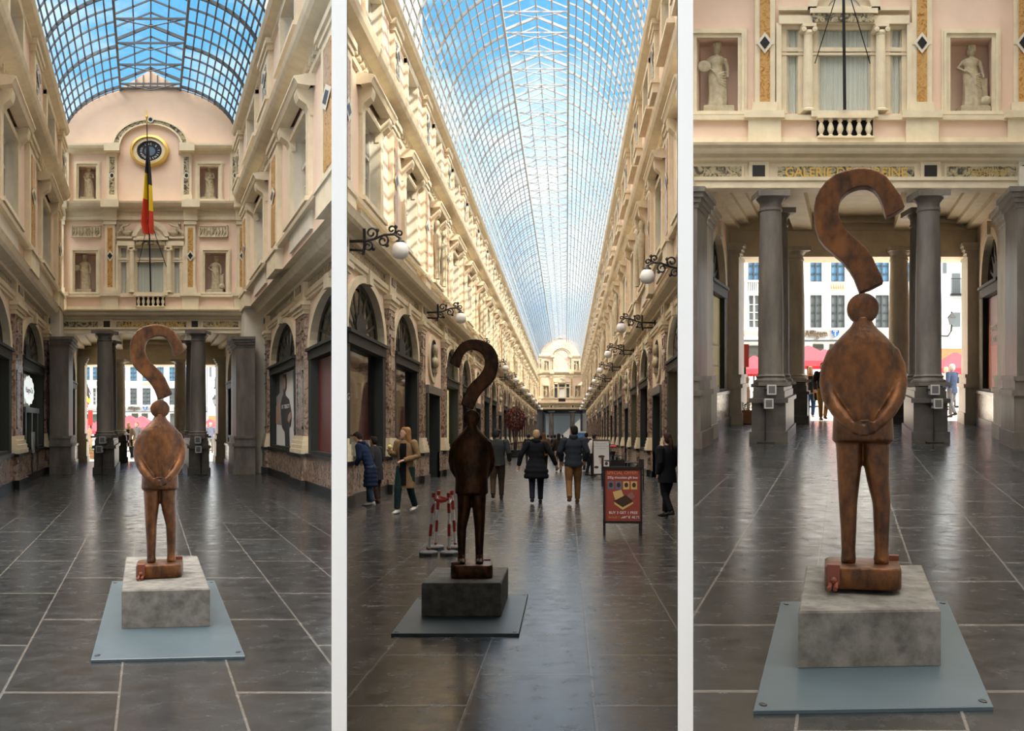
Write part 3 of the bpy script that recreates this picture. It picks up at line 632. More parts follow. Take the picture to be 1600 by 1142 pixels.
    for (xa, ya), (xb, yb) in zip(arc, arc[1:]):
        sc = lambda x, y, q: (235 + (x - 235) * q, 222 + (y - 222) * q)
        pa, pb = sc(xa, ya, 1.0), sc(xb, yb, 1.0); qa, qb = sc(xa, ya, .985), sc(xb, yb, .985)
        b.quad((U(pa[0]), vf - .05, Z(pa[1])), (U(pb[0]), vf - .05, Z(pb[1])), (U(qb[0]), vf - .05, Z(qb[1])), (U(qa[0]), vf - .05, Z(qa[1])), cTRANS)
    b.poly([(U(x), vf - .02, Z(y)) for x, y in ((186, 139), (235, 110), (284, 139))], cPINK)
    for x in (200, 212, 224, 235, 246, 258, 270): fb(x - .7, x + .7, 139 - (49 - abs(x - 235)) * .55, 139, .02, .06, cTRANS)
    fb(186, 284, 137, 139.5, .0, .07, cTRANS)
    o = struct(b.build('wall_back', WM))
    return U, Z, o
U1, Z1, _ = end_front(G1, 36.0, lambda x: x, lambda y: y)
X3 = lambda x: 1319 + (x - 235) * 1.95
Y3 = lambda y: 185 + (y - 462) * 1.87
U3, Z3, _ = end_front(G3, 23.5, X3, Y3, 105, 412, (1, .155, -.05))
Xf = lambda x: 878 + (x - 235) * .245
Yf = lambda y: 636 + (y - 510) * .2865
U2, Z2, _ = end_front(G2, 172.0, Xf, Yf)

# ------------------------------------------------------------------ blocks added only to keep sun and sky light off the arcades
b = MB(); b.box(15, 43, -26, -12, 0, 74); b.box(43, 47, -25, -12, 0, 44); b.box(47, 64, -26, -12, 0, 57.5)
b.box(-34, 15, -13, -11, 0, 26); b.box(15, 40, -12, -11, 0, 26)
struct(b.build('wall_shade_blocks', M('shade_block_grey', (.34, .30, .26), .8)))  # unseen towers and back wall, shaped to block sun and low sky
b = MB()
P = [(-5.0, 27.2), (-4.3, 27.2), (-3.6, 41), (-9.9, 41)]
b.add([(x, y, 0) for x, y in P] + [(x, y, 23) for x, y in P], [(0, 1, 2, 3), (7, 6, 5, 4), (0, 1, 5, 4), (1, 2, 6, 5), (2, 3, 7, 6), (3, 0, 4, 7)])
Q = [(-4.45, 23.5), (-4.3, 23.5), (-4.06, 27.2), (-5.75, 27.2)]
b.add([(x, y, 6.7) for x, y in Q] + [(x, y, 20) for x, y in Q], [(0, 1, 2, 3), (7, 6, 5, 4), (0, 1, 5, 4), (1, 2, 6, 5), (2, 3, 7, 6), (3, 0, 4, 7)])
struct(b.build('wall_shade_infill', PALE))  # infill added to stop sun reaching the left arcade
b = MB(G1)
for u0, u1 in ((-4.6, -2.95), (3.25, 4.9)): b.box(u0, u1, 34.3, 37.2, -.1, 5.6)
struct(b.build('wall_corner_piers', [PALE]))
# far window of the middle arcade
b = MB(G2); x0, x1, z0, z1 = U2(183), U2(287), Z2(458), Z2(384); vf = 172.0
for i in range(4): x = x0 + (x1 - x0) * (0, .27, .73, 1)[i]; b.box(x - .14, x + .14, vf - .1, vf + .3, z0, z1)
b.box(x0, x1, vf - .05, vf + .3, z0 + (z1 - z0) * .72, z0 + (z1 - z0) * .78)
wo = struct(b.build('window_990', [CREAM])); b = MB(G2); b.quad((x0, vf + .3, z0), (x1, vf + .3, z0), (x1, vf + .3, z1), (x0, vf + .3, z1)); b.build('pane', M('dark_far_pane', (.10, .11, .12), .2), wo)
b = MB(G2); b.quad((x0 + (x1 - x0) * .3, vf + .2, z0), (x0 + (x1 - x0) * .7, vf + .2, z0), (x0 + (x1 - x0) * .7, vf + .2, z0 + (z1 - z0) * .7), (x0 + (x1 - x0) * .3, vf + .2, z0 + (z1 - z0) * .7)); b.build('curtain', CURT, wo)
# ------------------------------------------------------------------ porticoes at the two ends
PV = []
def portico(g, vf, vr, uL, uR, zc, k, arch_v, arch_w, arch_h, clip=None, vend=None):
    b = MB(g, clip); zt = 4.95 * k
    b.box(uL - 1.2, uR + 1.2, vf + .5, vr + 1.6, zc, zc + .2, 0)                   # ceiling
    for i, (d, z) in enumerate(((.9, .12), (.6, .25), (.3, .4))):                 # stepped coving
        b.box(uL - .3, uL + d, vf + .5, vr, zc - z, zc - z + .14, 0); b.box(uR - d, uR + .3, vf + .5, vr, zc - z, zc - z + .14, 0)
    b.box(uL - 1.2, uR + 1.2, vr - .3, vr + 1.4, 4.42 * k, zc + .02, 0)             # outer beam
    for z in (.1, .32): b.box(uL - 1, uR + 1, vr - .4, vr - .3, zc - z - .1, zc - z, 0)
    um = (uL + uR) / 2
    for u in (um - 1.5, um + 1.5): b.box(u - .28, u + .28, vf + .5, vr - .3, zc - .42, zc, 0)
    struct(b.build('ceiling', [CREAM]))
    for sgn, U in ((-1, uL), (1, uR)):
        W_ = Wall(g, sgn, (U,) * 3, k, .35, clip); W_.arch(arch_v, arch_w, arch_h)
        W_.bx(-.3, 0, vf - .4, arch_v - arch_w / 2, 0, zc, cPALE); W_.bx(-.3, 0, arch_v + arch_w / 2, vr + 1.4, 0, zc, cPALE)
        W_.q([(0, arch_v - arch_w / 2, zt - .01), (0, arch_v + arch_w / 2, zt - .01), (0, arch_v + arch_w / 2, zc), (0, arch_v - arch_w / 2, zc)], cPINK)
        struct(W_.b.build('wall_left' if sgn < 0 else 'wall_right', WM)); PV.append(W_)
        p = MB(g, clip)
        def pil(v0, v1, d, m, hm):
            P = lambda d0, d1, a, c, z0, z1, mm: p.box(*sorted((U - sgn * d0, U - sgn * d1)), a, c, z0, z1, mm)
            P(-.2, d + .12, v0 - .15, v1 + .15, 0, .3 * k, hm); P(-.2, d + .08, v0 - .1, v1 + .1, .3 * k, .95 * k, hm); P(-.2, d + .13, v0 - .15, v1 + .15, .95 * k, 1.05 * k, hm)
            P(-.2, d + .06, v0 - .1, v1 + .1, 1.05 * k, 1.22 * k, m); P(-.2, d + .09, v0 - .13, v1 + .13, 1.22 * k, 1.3 * k, m)
            P(-.2, d, v0, v1, 1.3 * k, 4.35 * k, m)
            for i in range(4): P(-.2, d + .03 + .05 * i, v0 - .05 * i - .02, v1 + .05 * i + .02, (4.35 + .09 * i) * k, (4.44 + .09 * i) * k, m)
        pil(vf - 2.6, vf - 1.1, .42, 0, 0); pil(vf - .3, vf + .9, .3, 1, 1); pil(vr - .9, vr + .7, .32, 1, 1)
        struct(p.build('trim_pilasters', [COLST, LSTON]))
portico(G1, 36.0, 44.4, -3.0, 3.3, 5.25, .95, 39.6, 5.6, 1.9)
portico(G3, 23.5, 31.0, -3.42, 3.95, 6.2, 1.13, 27.4, 4.6, 1.6, (1, .155, -.05))

# ------------------------------------------------------------------ columns with their pedestals and spotlights
def make_column(h, r, label, grp):
    t = thing('stone_column', label, 'column', group=grp)
    s = MB(); n = 28
    s.lathe([(r * 1.05, h * .06), (r * 1.0, h * .075), (r, h * .35), (r * .95, h * .65), (r * .86, h * .90)], n=n); s.build('shaft', COLST, t, 50)
    s = MB(); s.box(-r * 1.32, r * 1.32, -r * 1.32, r * 1.32, 0, h * .018); s.lathe([(r * 1.3, h * .018), (r * 1.34, h * .026), (r * 1.3, h * .034), (r * 1.14, h * .038), (r * 1.12, h * .044), (r * 1.2, h * .052), (r * 1.05, h * .06)], n=n); s.build('base', COLST, t, 40)
    s = MB(); s.lathe([(r * .86, h * .90), (r * .93, h * .905), (r * .93, h * .915), (r * .86, h * .92), (r * .87, h * .945), (r * 1.0, h * .955), (r * 1.18, h * .97)], n=n)
    s.box(-r * 1.3, r * 1.3, -r * 1.3, r * 1.3, h * .97, h); s.build('capital', COLST, t, 40)
    return t
def make_pedestal(g, w, l, h, label, grp):
    t = thing('column_pedestal', label, 'pedestal', group=grp)
    tf = lambda p: (p[0] + p[1] * g.t, p[1], p[2] + p[1] * g.a)
    s = MB(tf); s.box(-w * .53, w * .53, -.06, l + .06, -.12, h * .2); s.box(-w * .47, w * .47, 0, l, h * .2, h * .72); s.build('die', PEDST, t)
    s = MB(tf); s.box(-w * .54, w * .54, -.08, l + .08, h * .72, h * .80); s.box(-w * .44, w * .44, .02, l - .02, h * .80, h * .93); s.box(-w * .41, w * .41, .05, l - .05, h * .93, h); s.build('cap', PEDST, t)
    return t
SILV = M('silver_lamp', (0.55, 0.55, 0.56), 0.3, 0.6)
LENS = M('lamp_lens', (0.10, 0.10, 0.105), 0.12)
def make_spot(label, grp):
    t = thing('spotlight', label, 'spotlight', group=grp)
    s = MB(); s.box(-.09, .09, -.16, -.02, -.10, .10); s.box(-.10, .10, -.18, -.16, -.11, .11); s.build('housing', SILV, t)
    s = MB(); s.box(-.07, .07, -.185, -.18, -.08, .08); s.build('lens', LENS, t)
    s = MB(); s.box(-.12, -.1, -.14, 0, -.02, .02); s.box(.1, .12, -.14, 0, -.02, .02); s.box(-.12, .12, -.02, 0, -.03, .03); s.build('bracket', BLACK, t)
    return t
def column_set(g, vp, lp, wp, hp, zt, us, rear_v, rear_us, r, rr, place):
    ph = make_pedestal(g, wp, lp, hp, 'x', 'dark stone pedestals in the %s view' % place)
    zf = g.W(0, vp, 0)[2]
    for i, u in enumerate(us):
        side = ('left', 'right')[i]
        p = ph if i == 0 else dup(ph, (0, 0, 0))
        p.location = g.W(u, vp, 0); p['label'] = 'black stone pedestal carrying the paired columns on the %s, %s view' % (side, place)
        for j, dv in enumerate((.62, lp - .62)):
            c = make_column(zt - hp - .015, r, '%s grey stone column on the %s pedestal, %s view' % (('front', 'rear')[j], side, place), 'grey stone columns, %s view' % place)
            q = g.W(u, vp + dv, hp); c.location = (q[0], q[1], q[2] + .004)
        for j, (du, z) in enumerate(((.02, hp * .95), (-.06 if i == 0 else .06, hp * .70))):
            sp = make_spot('%s silver spotlight on the front of the %s pedestal, %s view' % (('upper', 'lower')[j], side, place), 'pedestal spotlights, %s view' % place)
            q = g.W(u + du, vp, z); sp.location = (q[0], q[1] - (.02 if j == 0 else .085) - (0.0), q[2])
        s = MB(); q = g.W(u + du, vp - .1, 0)
        s.tube([(0, 0, hp * .62), (0, 0, .06), (.0, -.04, .02)], .018, 6); s.box(-.18, .18, -.09, .02, 0, .03)
        o = s.build('power_cable', BLACK, loc=(q[0], q[1] - .01, q[2])); tag(o, 'black power cable and foot running down the %s pedestal, %s view' % (side, place), 'cable', 'pedestal cables, %s view' % place)
    for i, u in enumerate(rear_us):
        side = ('left', 'right')[i]
        p = make_pedestal(g, rr * 2.9, rr * 3.2, hp, 'dark stone pedestal under the far %s column by the street, %s view' % (side, place), 'dark stone pedestals in the %s view' % place)
        p.location = g.W(u, rear_v, 0)
        c = make_column(zt * .935 - hp, rr, 'paler stone column by the street on the far %s, %s view' % (side, place), 'grey stone columns, %s view' % place)
        q = g.W(u, rear_v + rr * 1.6, hp); c.location = (q[0], q[1], q[2] + .004)
        for ch in c.children:
            ch.data.materials[0] = LSTON
column_set(G1, 32.8, 5.2, .70, 1.18, 4.68, (-1.40, 1.64), 43.2, (-1.22, 1.38), .25, .25, 'left')
column_set(G3, 22.5, 3.7, .80, 1.22, 5.60, (-1.66, 1.90), 30.2, (-1.48, 1.64), .275, .29, 'right')

# ------------------------------------------------------------------ facade furniture: window, columns, balustrade, niche figures, clock, flag, lettering
def draped_figure(label, h, pose, loc, grp):
    """stone woman in long robes standing on a block"""
    b = MB(); n = 36; rings = []
    zs = [.0, .03, .12, .25, .40, .52, .60, .66, .72, .78, .815, .835]; rx = [.17, .165, .155, .15, .145, .135, .115, .105, .125, .135, .10, .04]; ry = [.13, .13, .12, .115, .11, .10, .085, .08, .09, .085, .06, .04]
    for z, a, c in zip(zs, rx, ry):
        ring = []; fold = max(0, .62 - z) * .05
        for j in range(n):
            t = 2 * PI * j / n; q = 1 + fold * 2.2 * math.sin(9 * t + 6 * z) + fold * math.sin(4 * t - 9 * z)
            ring.append((h * (a * q * math.cos(t) + (.02 * math.sin(z * 7))), h * c * q * math.sin(t), h * z))
        rings.append(ring)
    b.loft(rings)
    b.tube([(0, 0, h * .81), (0, 0, h * .88)], h * .036, 10)
    b.ball((0, -h * .008, h * .925), (h * .062, h * .066, h * .078)); b.ball((0, -h * .075, h * .915), (h * .012, h * .016, h * .02), 8, 6)
    b.ball((0, h * .025, h * .93), (h * .076, h * .07, h * .072))
    for j in range(7):
        t = 2 * PI * j / 7; b.box(h * .058 * math.cos(t) - h * .016, h * .058 * math.cos(t) + h * .016, h * .058 * math.sin(t) - h * .016, h * .058 * math.sin(t) + h * .016, h * .96, h * 1.03)
    A = {'shield': ([(-.12, 0, .78), (-.16, -.03, .64), (-.20, -.09, .60)], [(.12, 0, .78), (.17, .0, .62), (.16, -.04, .48)]),
         'hip': ([(-.12, 0, .78), (-.22, .01, .66), (-.11, -.06, .58)], [(.12, 0, .78), (.16, -.02, .62), (.17, -.06, .49)]),
         'book': ([(-.12, 0, .78), (-.15, -.02, .63), (-.04, -.11, .62)], [(.12, 0, .78), (.16, -.02, .64), (.05, -.11, .66)]),
         'chin': ([(-.12, 0, .78), (-.14, -.04, .64), (-.03, -.10, .72)], [(.12, 0, .78), (.16, -.02, .63), (.02, -.11, .60)])}[pose]
    for arm in A: b.tube([tuple(h * q for q in p) for p in arm], [h * .036, h * .03, h * .02], 10); b.ball(tuple(h * q for q in arm[-1]), h * .024, 10, 8)
    for k in range(6):                                                        # sash folds
        b.tube([(h * (-.13 + .02 * k), -h * (.09 + .004 * k), h * (.60 - .02 * k)), (h * .02, -h * .125, h * (.50 - .03 * k)), (h * .13, -h * .08, h * (.56 - .05 * k))], h * .012, 6)
    if pose == 'shield': b.ball((-h * .22, -h * .10, h * .63), (h * .11, h * .02, h * .10))
    if pose == 'hip':
        b.loft([[(h * (.20 + a), h * (.0 + c), h * z) for a, c in ((-.05, -.05), (.05, -.05), (.05, .05), (-.05, .05))] for z in (.02, .45, .48)]); b.ball((h * .22, -h * .07, h * .09), (h * .09, h * .07, h * .09))
    t = thing('niche_statue', label, 'statue', loc, group=grp)
    o = b.build('figure', STAT, t); remesh(o, h * .011, 2); o.location = (0, 0, h * .11)
    s = MB(); s.box(-h * .24, h * .24, -h * .17, h * .15, 0, h * .10); s.box(-h * .22, h * .22, -h * .15, h * .13, h * .10, h * .115); s.build('plinth_block', STAT, t)
    return t
def nfig(g, U, Z, x, y, vf, hu, pose, label, grp):
    p = g.W(U(x), vf + .24, Z(y)); return draped_figure(label, hu, pose, p, grp)
for U, Z, g, vf, place in ((U1, Z1, G1, 36.0, 'left'), (U3, Z3, G3, 23.5, 'right')):
    hh = Z(400) - Z(457); grp = 'robed stone figures in the wall niches, %s view' % place
    nfig(g, U, Z, 132, 457, vf, hh * .93, 'shield', 'robed stone woman with a shield in the %s left niche, %s view' % ('lower' if place == 'left' else 'only', place), grp)
    nfig(g, U, Z, 338, 457, vf, hh * .90, 'hip', 'robed stone woman with hand on hip in the %s right niche, %s view' % ('lower' if place == 'left' else 'only', place), grp)
    if place == 'left':
        nfig(g, U, Z, 138, 312, vf, hh * .85, 'book', 'robed stone woman holding a book in the upper left niche, left view', grp)
        nfig(g, U, Z, 328, 312, vf, hh * .85, 'chin', 'robed stone woman with raised hand in the upper right niche, left view', grp)
    # centre window
    P = lambda x, y, d: g.W(U(x), vf - d, Z(y))
    b = MB(g)
    def fb(bb, x0, x1, y0, y1, d0, d1, mat=0): bb.box(*sorted((U(x0), U(x1))), vf - d1, vf - d0, *sorted((Z(y0), Z(y1))), mat)
    for x0, x1 in ((184, 189), (198, 214), (256, 272), (281, 286)): fb(b, x0, x1, 384, 458, -.2, .02)
    for y0, y1 in ((384, 388), (403, 406.5), (407.5, 409.5)): fb(b, 184, 286, y0, y1, -.2, .04)
    for x in (214, 254.5, 189, 196.5, 272, 279.5):
        fb(b, x, x + 1.5, 388, 458, -.16, -.05)
    o = struct(b.build('window_%d' % (900 + (place == 'right')), [CREAM]))
    b = MB(g); b.quad((U(186), vf + .03, Z(458)), (U(284), vf + .03, Z(458)), (U(284), vf + .03, Z(386)), (U(186), vf + .03, Z(386))); b.build('pane', GLASS, o)
    b = MB(g)
    nf = 120
    for x0, x1 in ((188, 199), (213.5, 257), (271, 283)):
        m = int((x1 - x0) * 3)
        for i in range(m):
            xa, xb = x0 + (x1 - x0) * i / m, x0 + (x1 - x0) * (i + 1) / m; da, db = (-.10 + .025 * math.sin(i * 1.7), -.10 + .025 * math.sin((i + 1) * 1.7))
            b.quad((U(xa), vf - da, Z(458)), (U(xb), vf - db, Z(458)), (U(xb), vf - db, Z(386)), (U(xa), vf - da, Z(386)))
    b.build('curtain', CURT, o)
    b = MB(g); b.quad((U(183), vf + .4, Z(459)), (U(287), vf + .4, Z(459)), (U(287), vf + .4, Z(384)), (U(183), vf + .4, Z(384))); b.build('room_backing', ROOM, o)
    unit = abs(U(236) - U(235)); hz = Z(386) - Z(458)
    for i, x in enumerate((206.3, 264)):
        t = thing('fluted_column', 'fluted ionic column on the %s of the centre window, %s view' % (('left', 'right')[i], place), 'column', g.W(U(x), vf - .16, Z(458)), group='fluted window columns, %s view' % place)
        b = MB(); r = unit * 3.9; n = 40
        b.loft([[(q * r * (1 - .06 * (j % 2)) * math.cos(2 * PI * j / n), q * r * (1 - .06 * (j % 2)) * math.sin(2 * PI * j / n), z * hz) for j in range(n)] for q, z in ((1, .05), (1, .4), (.86, .88))]); b.build('shaft', CREAM, t)
        b = MB(); b.box(-r * 1.25, r * 1.25, -r * 1.25, r * 1.25, 0, hz * .02); b.lathe([(r * 1.25, hz * .02), (r * 1.2, hz * .03), (r * 1.02, hz * .04), (r * 1.1, hz * .05)], n=20); b.build('base', CREAM, t, 40)
        b = MB(); b.lathe([(r * .9, hz * .88), (r * 1.05, hz * .9), (r * 1.0, hz * .93)], n=20); b.box(-r * 1.4, r * 1.4, -r * 1.1, r * 1.1, hz * .965, hz)
        for sx in (-1, 1):
            c = [(sx * r * 1.1 + r * .5 * math.cos(a), hz * .935 + r * .5 * math.sin(a)) for a in [2 * PI * j / 16 for j in range(16)]]; b.prism(c, -r * 1.1, r * 1.1)
            c = [(sx * r * 1.1 + r * .22 * math.cos(a), hz * .935 + r * .22 * math.sin(a)) for a in [2 * PI * j / 12 for j in range(12)]]; b.prism(c, -r * 1.2, r * 1.2)
        b.build('capital', CREAM, t)
    # balustrade
    t = thing('balustrade', 'small cream balustrade under the centre window, %s view' % place, 'balustrade', g.W(U(235.5), vf - .26, Z(481)))
    w2 = unit * 22.5; hb = Z(463) - Z(481)
    b = MB(); b.box(-w2, w2, -.10, .10, hb * .9, hb); b.build('rail', CREAM, t); b = MB(); b.box(-w2, w2, -.10, .10, 0, hb * .08); b.build('bottom_rail', CREAM, t)
    for i in range(6):
        b = MB(); r = unit * 2.6; b.lathe([(r * .8, hb * .08), (r * .8, hb * .14), (r * .45, hb * .2), (r, hb * .42), (r * .85, hb * .55), (r * .4, hb * .74), (r * .75, hb * .8), (r * .75, hb * .9)], n=14)
        b.build('baluster', CREAM, t, 40, loc=(-w2 + w2 * (2 * i + 1) / 6, 0, 0))
    # reliefs
    for i, (x0, x1, y0, y1, nm) in enumerate(((112, 158, 353, 371, 'left'), (311, 356, 353, 371, 'right'))):
        if place == 'right': continue
        t = thing('relief_panel', 'carved relief of small figures above the lower %s niche, left view' % nm, 'relief', g.W(U((x0 + x1) / 2), vf - .05, Z(y1)), group='carved reliefs, left view')
        w2, hh2 = unit * (x1 - x0) / 2, Z(y0) - Z(y1)
        b = MB(); b.box(-w2, w2, -.02, .06, 0, hh2); 
        for e in ((-w2, w2, 0, .03), (-w2, w2, hh2 - .03, hh2)): b.box(e[0], e[1], -.06, 0, e[2], e[3])
        for e in (-w2, w2 - .03): b.box(e, e + .03, -.06, 0, 0, hh2)
        b.build('frame', CREAM, t)
        b = MB(); rnd = random.Random(i)
        for j in range(9):
            x = -w2 * .85 + w2 * 1.7 * j / 8
            b.ball((x, -.02, hh2 * .45), (w2 * .07, .05, hh2 * .22), 10, 8); b.ball((x + rnd.uniform(-.02, .02), -.03, hh2 * .74), (w2 * .035, .04, hh2 * .09), 10, 8)
            b.tube([(x, -.04, hh2 * .55), (x + rnd.uniform(-.08, .08), -.05, hh2 * rnd.uniform(.3, .8))], .018, 6); b.tube([(x - .02, -.04, hh2 * .35), (x + rnd.uniform(-.08, .08), -.04, hh2 * .1)], .022, 6)
        b.build('carving', STAT, t, 60)
    if place == 'left':
        for i, sx in enumerate((-1, 1)):
            t = thing('reclining_figure', 'carved reclining figure on the %s of the small arch over the centre window' % ('left', 'right')[i], 'relief', g.W(U(235 + sx * 38), vf - .08, Z(371)), group='carved arch figures, left view')
            b = MB(); q = unit * sx
            b.ball((-q * 2, 0, unit * 6), (unit * 7, .10, unit * 5)); b.ball((q * 6, 0, unit * 12), (unit * 3.5, .09, unit * 6)); b.ball((q * 8, -.03, unit * 20), (unit * 2.4, .08, unit * 3))
            b.tube([(q * 6, -.05, unit * 15), (-q * 3, -.08, unit * 17), (-q * 8, -.06, unit * 21)], unit * 1.3, 8); b.tube([(-q * 6, -.04, unit * 6), (-q * 12, -.06, unit * 9), (-q * 15, -.04, unit * 2)], unit * 2, 8)
            b.tube([(q * 8, -.05, unit * 10), (q * 13, -.06, unit * 5), (q * 14, -.05, unit * 1)], unit * 2.2, 8)
            o = b.build('figure', STAT, t); remesh(o, unit * .5, 2)
    # flag pole
    base = Vector(g.W(U(235.4), vf - .35, Z(458)))
    top = Vector(g.W(U(229.5), vf - 1.3, Z(207))) if place == 'left' else Vector(g.W(U(233.6), vf - 1.2, Z(270)))
    t = thing('flag_pole', 'tall black flag pole with a gilt spearhead and a hanging black, yellow and red flag' if place == 'left' else 'black flag pole rising from the window sill above the right portico', 'flag pole', base)
    d = top - base
    b = MB(); b.tube([(0, 0, 0), tuple(d * .5), tuple(d)], [unit * 1.3, unit * 1.1, unit * .7], 10); b.build('pole', IRON, t, 60)
    b = MB(); u0 = d.normalized(); b.tube([tuple(d - u0 * .05), tuple(d + u0 * .1), tuple(d + u0 * .16), tuple(d + u0 * .2), tuple(d + u0 * .42)], [unit * 1, unit * 1.2, unit * 2.6, unit * 1.6, .004], 10); b.build('finial', GOLD, t, 50)
    b = MB()
    for sx in (-1, 1): b.tube([tuple(d * (.45 if place == 'left' else .56)), (sx * unit * 22, .15, Z(418) - Z(458))], .012, 5)
    b.build('stay', IRON, t)
    FB = [M('flag_black', (0.02, 0.02, 0.025), .8), M('flag_yellow', (0.80, 0.56, 0.02), .7), M('flag_red', (0.62, 0.05, 0.02), .7)] if place == 'left' else FB
    b = MB(); L_ = lambda y: (458 - y) / (458 - 207)
    def pt(x, y, dd):
        c = d * L_(y); xc = 235.4 + (229.5 - 235.4) * L_(y); return (c.x + (x - xc) * unit, c.y - dd, c.z)
    rows = [(243, 229.5, 233.5), (262, 229, 235), (282, 228, 236.5), (300, 227, 237.5), (320, 225.5, 238.5), (338, 224, 239.3), (356, 222.5, 240), (372, 226, 239.8)]
    n = 12
    if place == 'left':
        for (ya, la, ra), (yb, lb, rb) in zip(rows, rows[1:]):
            for j in range(n):
                s0, s1 = j / n, (j + 1) / n; dz = lambda s, y: .05 + .10 * math.sin(s * 9 + 1) * min(1, (y - 240) / 60)
                ym = (ya + yb) / 2; sm = (s0 + s1) / 2; lim1 = 277 + 18 * (sm > .45) ; lim2 = 314 + (14 if sm > .35 else 0) + 30 * max(0, sm - .35)
                b.add([pt(la + (ra - la) * s0, ya, dz(s0, ya)), pt(la + (ra - la) * s1, ya, dz(s1, ya)), pt(lb + (rb - lb) * s1, yb, dz(s1, yb)), pt(lb + (rb - lb) * s0, yb, dz(s0, yb))], [(0, 1, 2, 3)], 0 if ym < lim1 else (1 if ym < lim2 else 2))
        b.build('flag', FB, t, 60)
    # gilt lettering on the frieze
    fl = lambda x0, y0, sc: (lambda x, y, h: g.W(U(x0) + x, vf - .125 - h, Z(y0) + y))
    tt = thing('frieze_inscription', 'gilt inscription on the marble frieze over the columns, %s view' % place, 'inscription', (0, 0, 0))
    hgt = Z(503.5) - Z(511.5)
    text('letters', 'GALERIE DE LA REINE', hgt * 1.32, GOLD, fl(236.5, 511.2, 1), tt, wx=1.0, font='bold')
    text('letters', 'J.CLUYSENAAR', hgt * .52, GOLD, fl(350, 507.6, 1), tt, wx=1.2); text('letters', 'ARCHT 1847', hgt * .52, GOLD, fl(350, 503.8 + 7.4, 1), tt, wx=1.2)
    if place == 'left':
        for nm in ():
            pass
# clock on the left facade
cl = thing('wall_clock', 'round dark clock in a gilt ring high on the pink wall, left view', 'clock', G1.W(U1(235), 36 - .02, Z1(237)))
un = abs(U1(236) - U1(235))
def disc(rx, rz, d0, d1, mat, name, rin=None):
    b = MB(); n = 48
    o = [(rx * un * math.cos(2 * PI * j / n), rz * un * math.sin(2 * PI * j / n)) for j in range(n)]
    if rin is None: b.prism(o, -d1, -d0)
    else:
        i_ = [(x * rin, z * rin) for x, z in o]
        for j in range(n):
            k = (j + 1) % n
            b.quad((o[j][0], -d1, o[j][1]), (o[k][0], -d1, o[k][1]), (i_[k][0], -d1 * 1.3, i_[k][1]), (i_[j][0], -d1 * 1.3, i_[j][1])); b.quad((o[j][0], -d1, o[j][1]), (o[k][0], -d1, o[k][1]), (o[k][0], -d0, o[k][1]), (o[j][0], -d0, o[j][1]))
            b.quad((i_[j][0], -d1 * 1.3, i_[j][1]), (i_[k][0], -d1 * 1.3, i_[k][1]), (i_[k][0], -d0, i_[k][1]), (i_[j][0], -d0, i_[j][1]))
    return b.build(name, mat, cl, 40)
disc(30, 24.5, 0, .14, GOLD, 'gilt_ring', .86); disc(26, 21, 0, .10, CREAM, 'cream_ring', .76); disc(19.5, 16, 0, .05, BLACK, 'face')
disc(8.5, 7, .05, .06, M('blue_grey_dial', (0.10, 0.15, 0.22), .4), 'dial')
LET = M('white_letters', (0.8, 0.8, 0.78), .5)
for i, ch in enumerate('DOPEN\u00b7INE\u00b7R\u00b7TIENST'):
    a = math.radians(235 - i * 19); cx, cz = 13.6 * un * math.cos(a), 11.2 * un * math.sin(a); r_ = a - PI / 2
    text('letter', ch, un * 4.6, LET, lambda x, y, h: (cx + x * math.cos(r_) - (y - un * 1.6) * math.sin(r_), -.055 - h, cz + x * math.sin(r_) + (y - un * 1.6) * math.cos(r_)), cl)
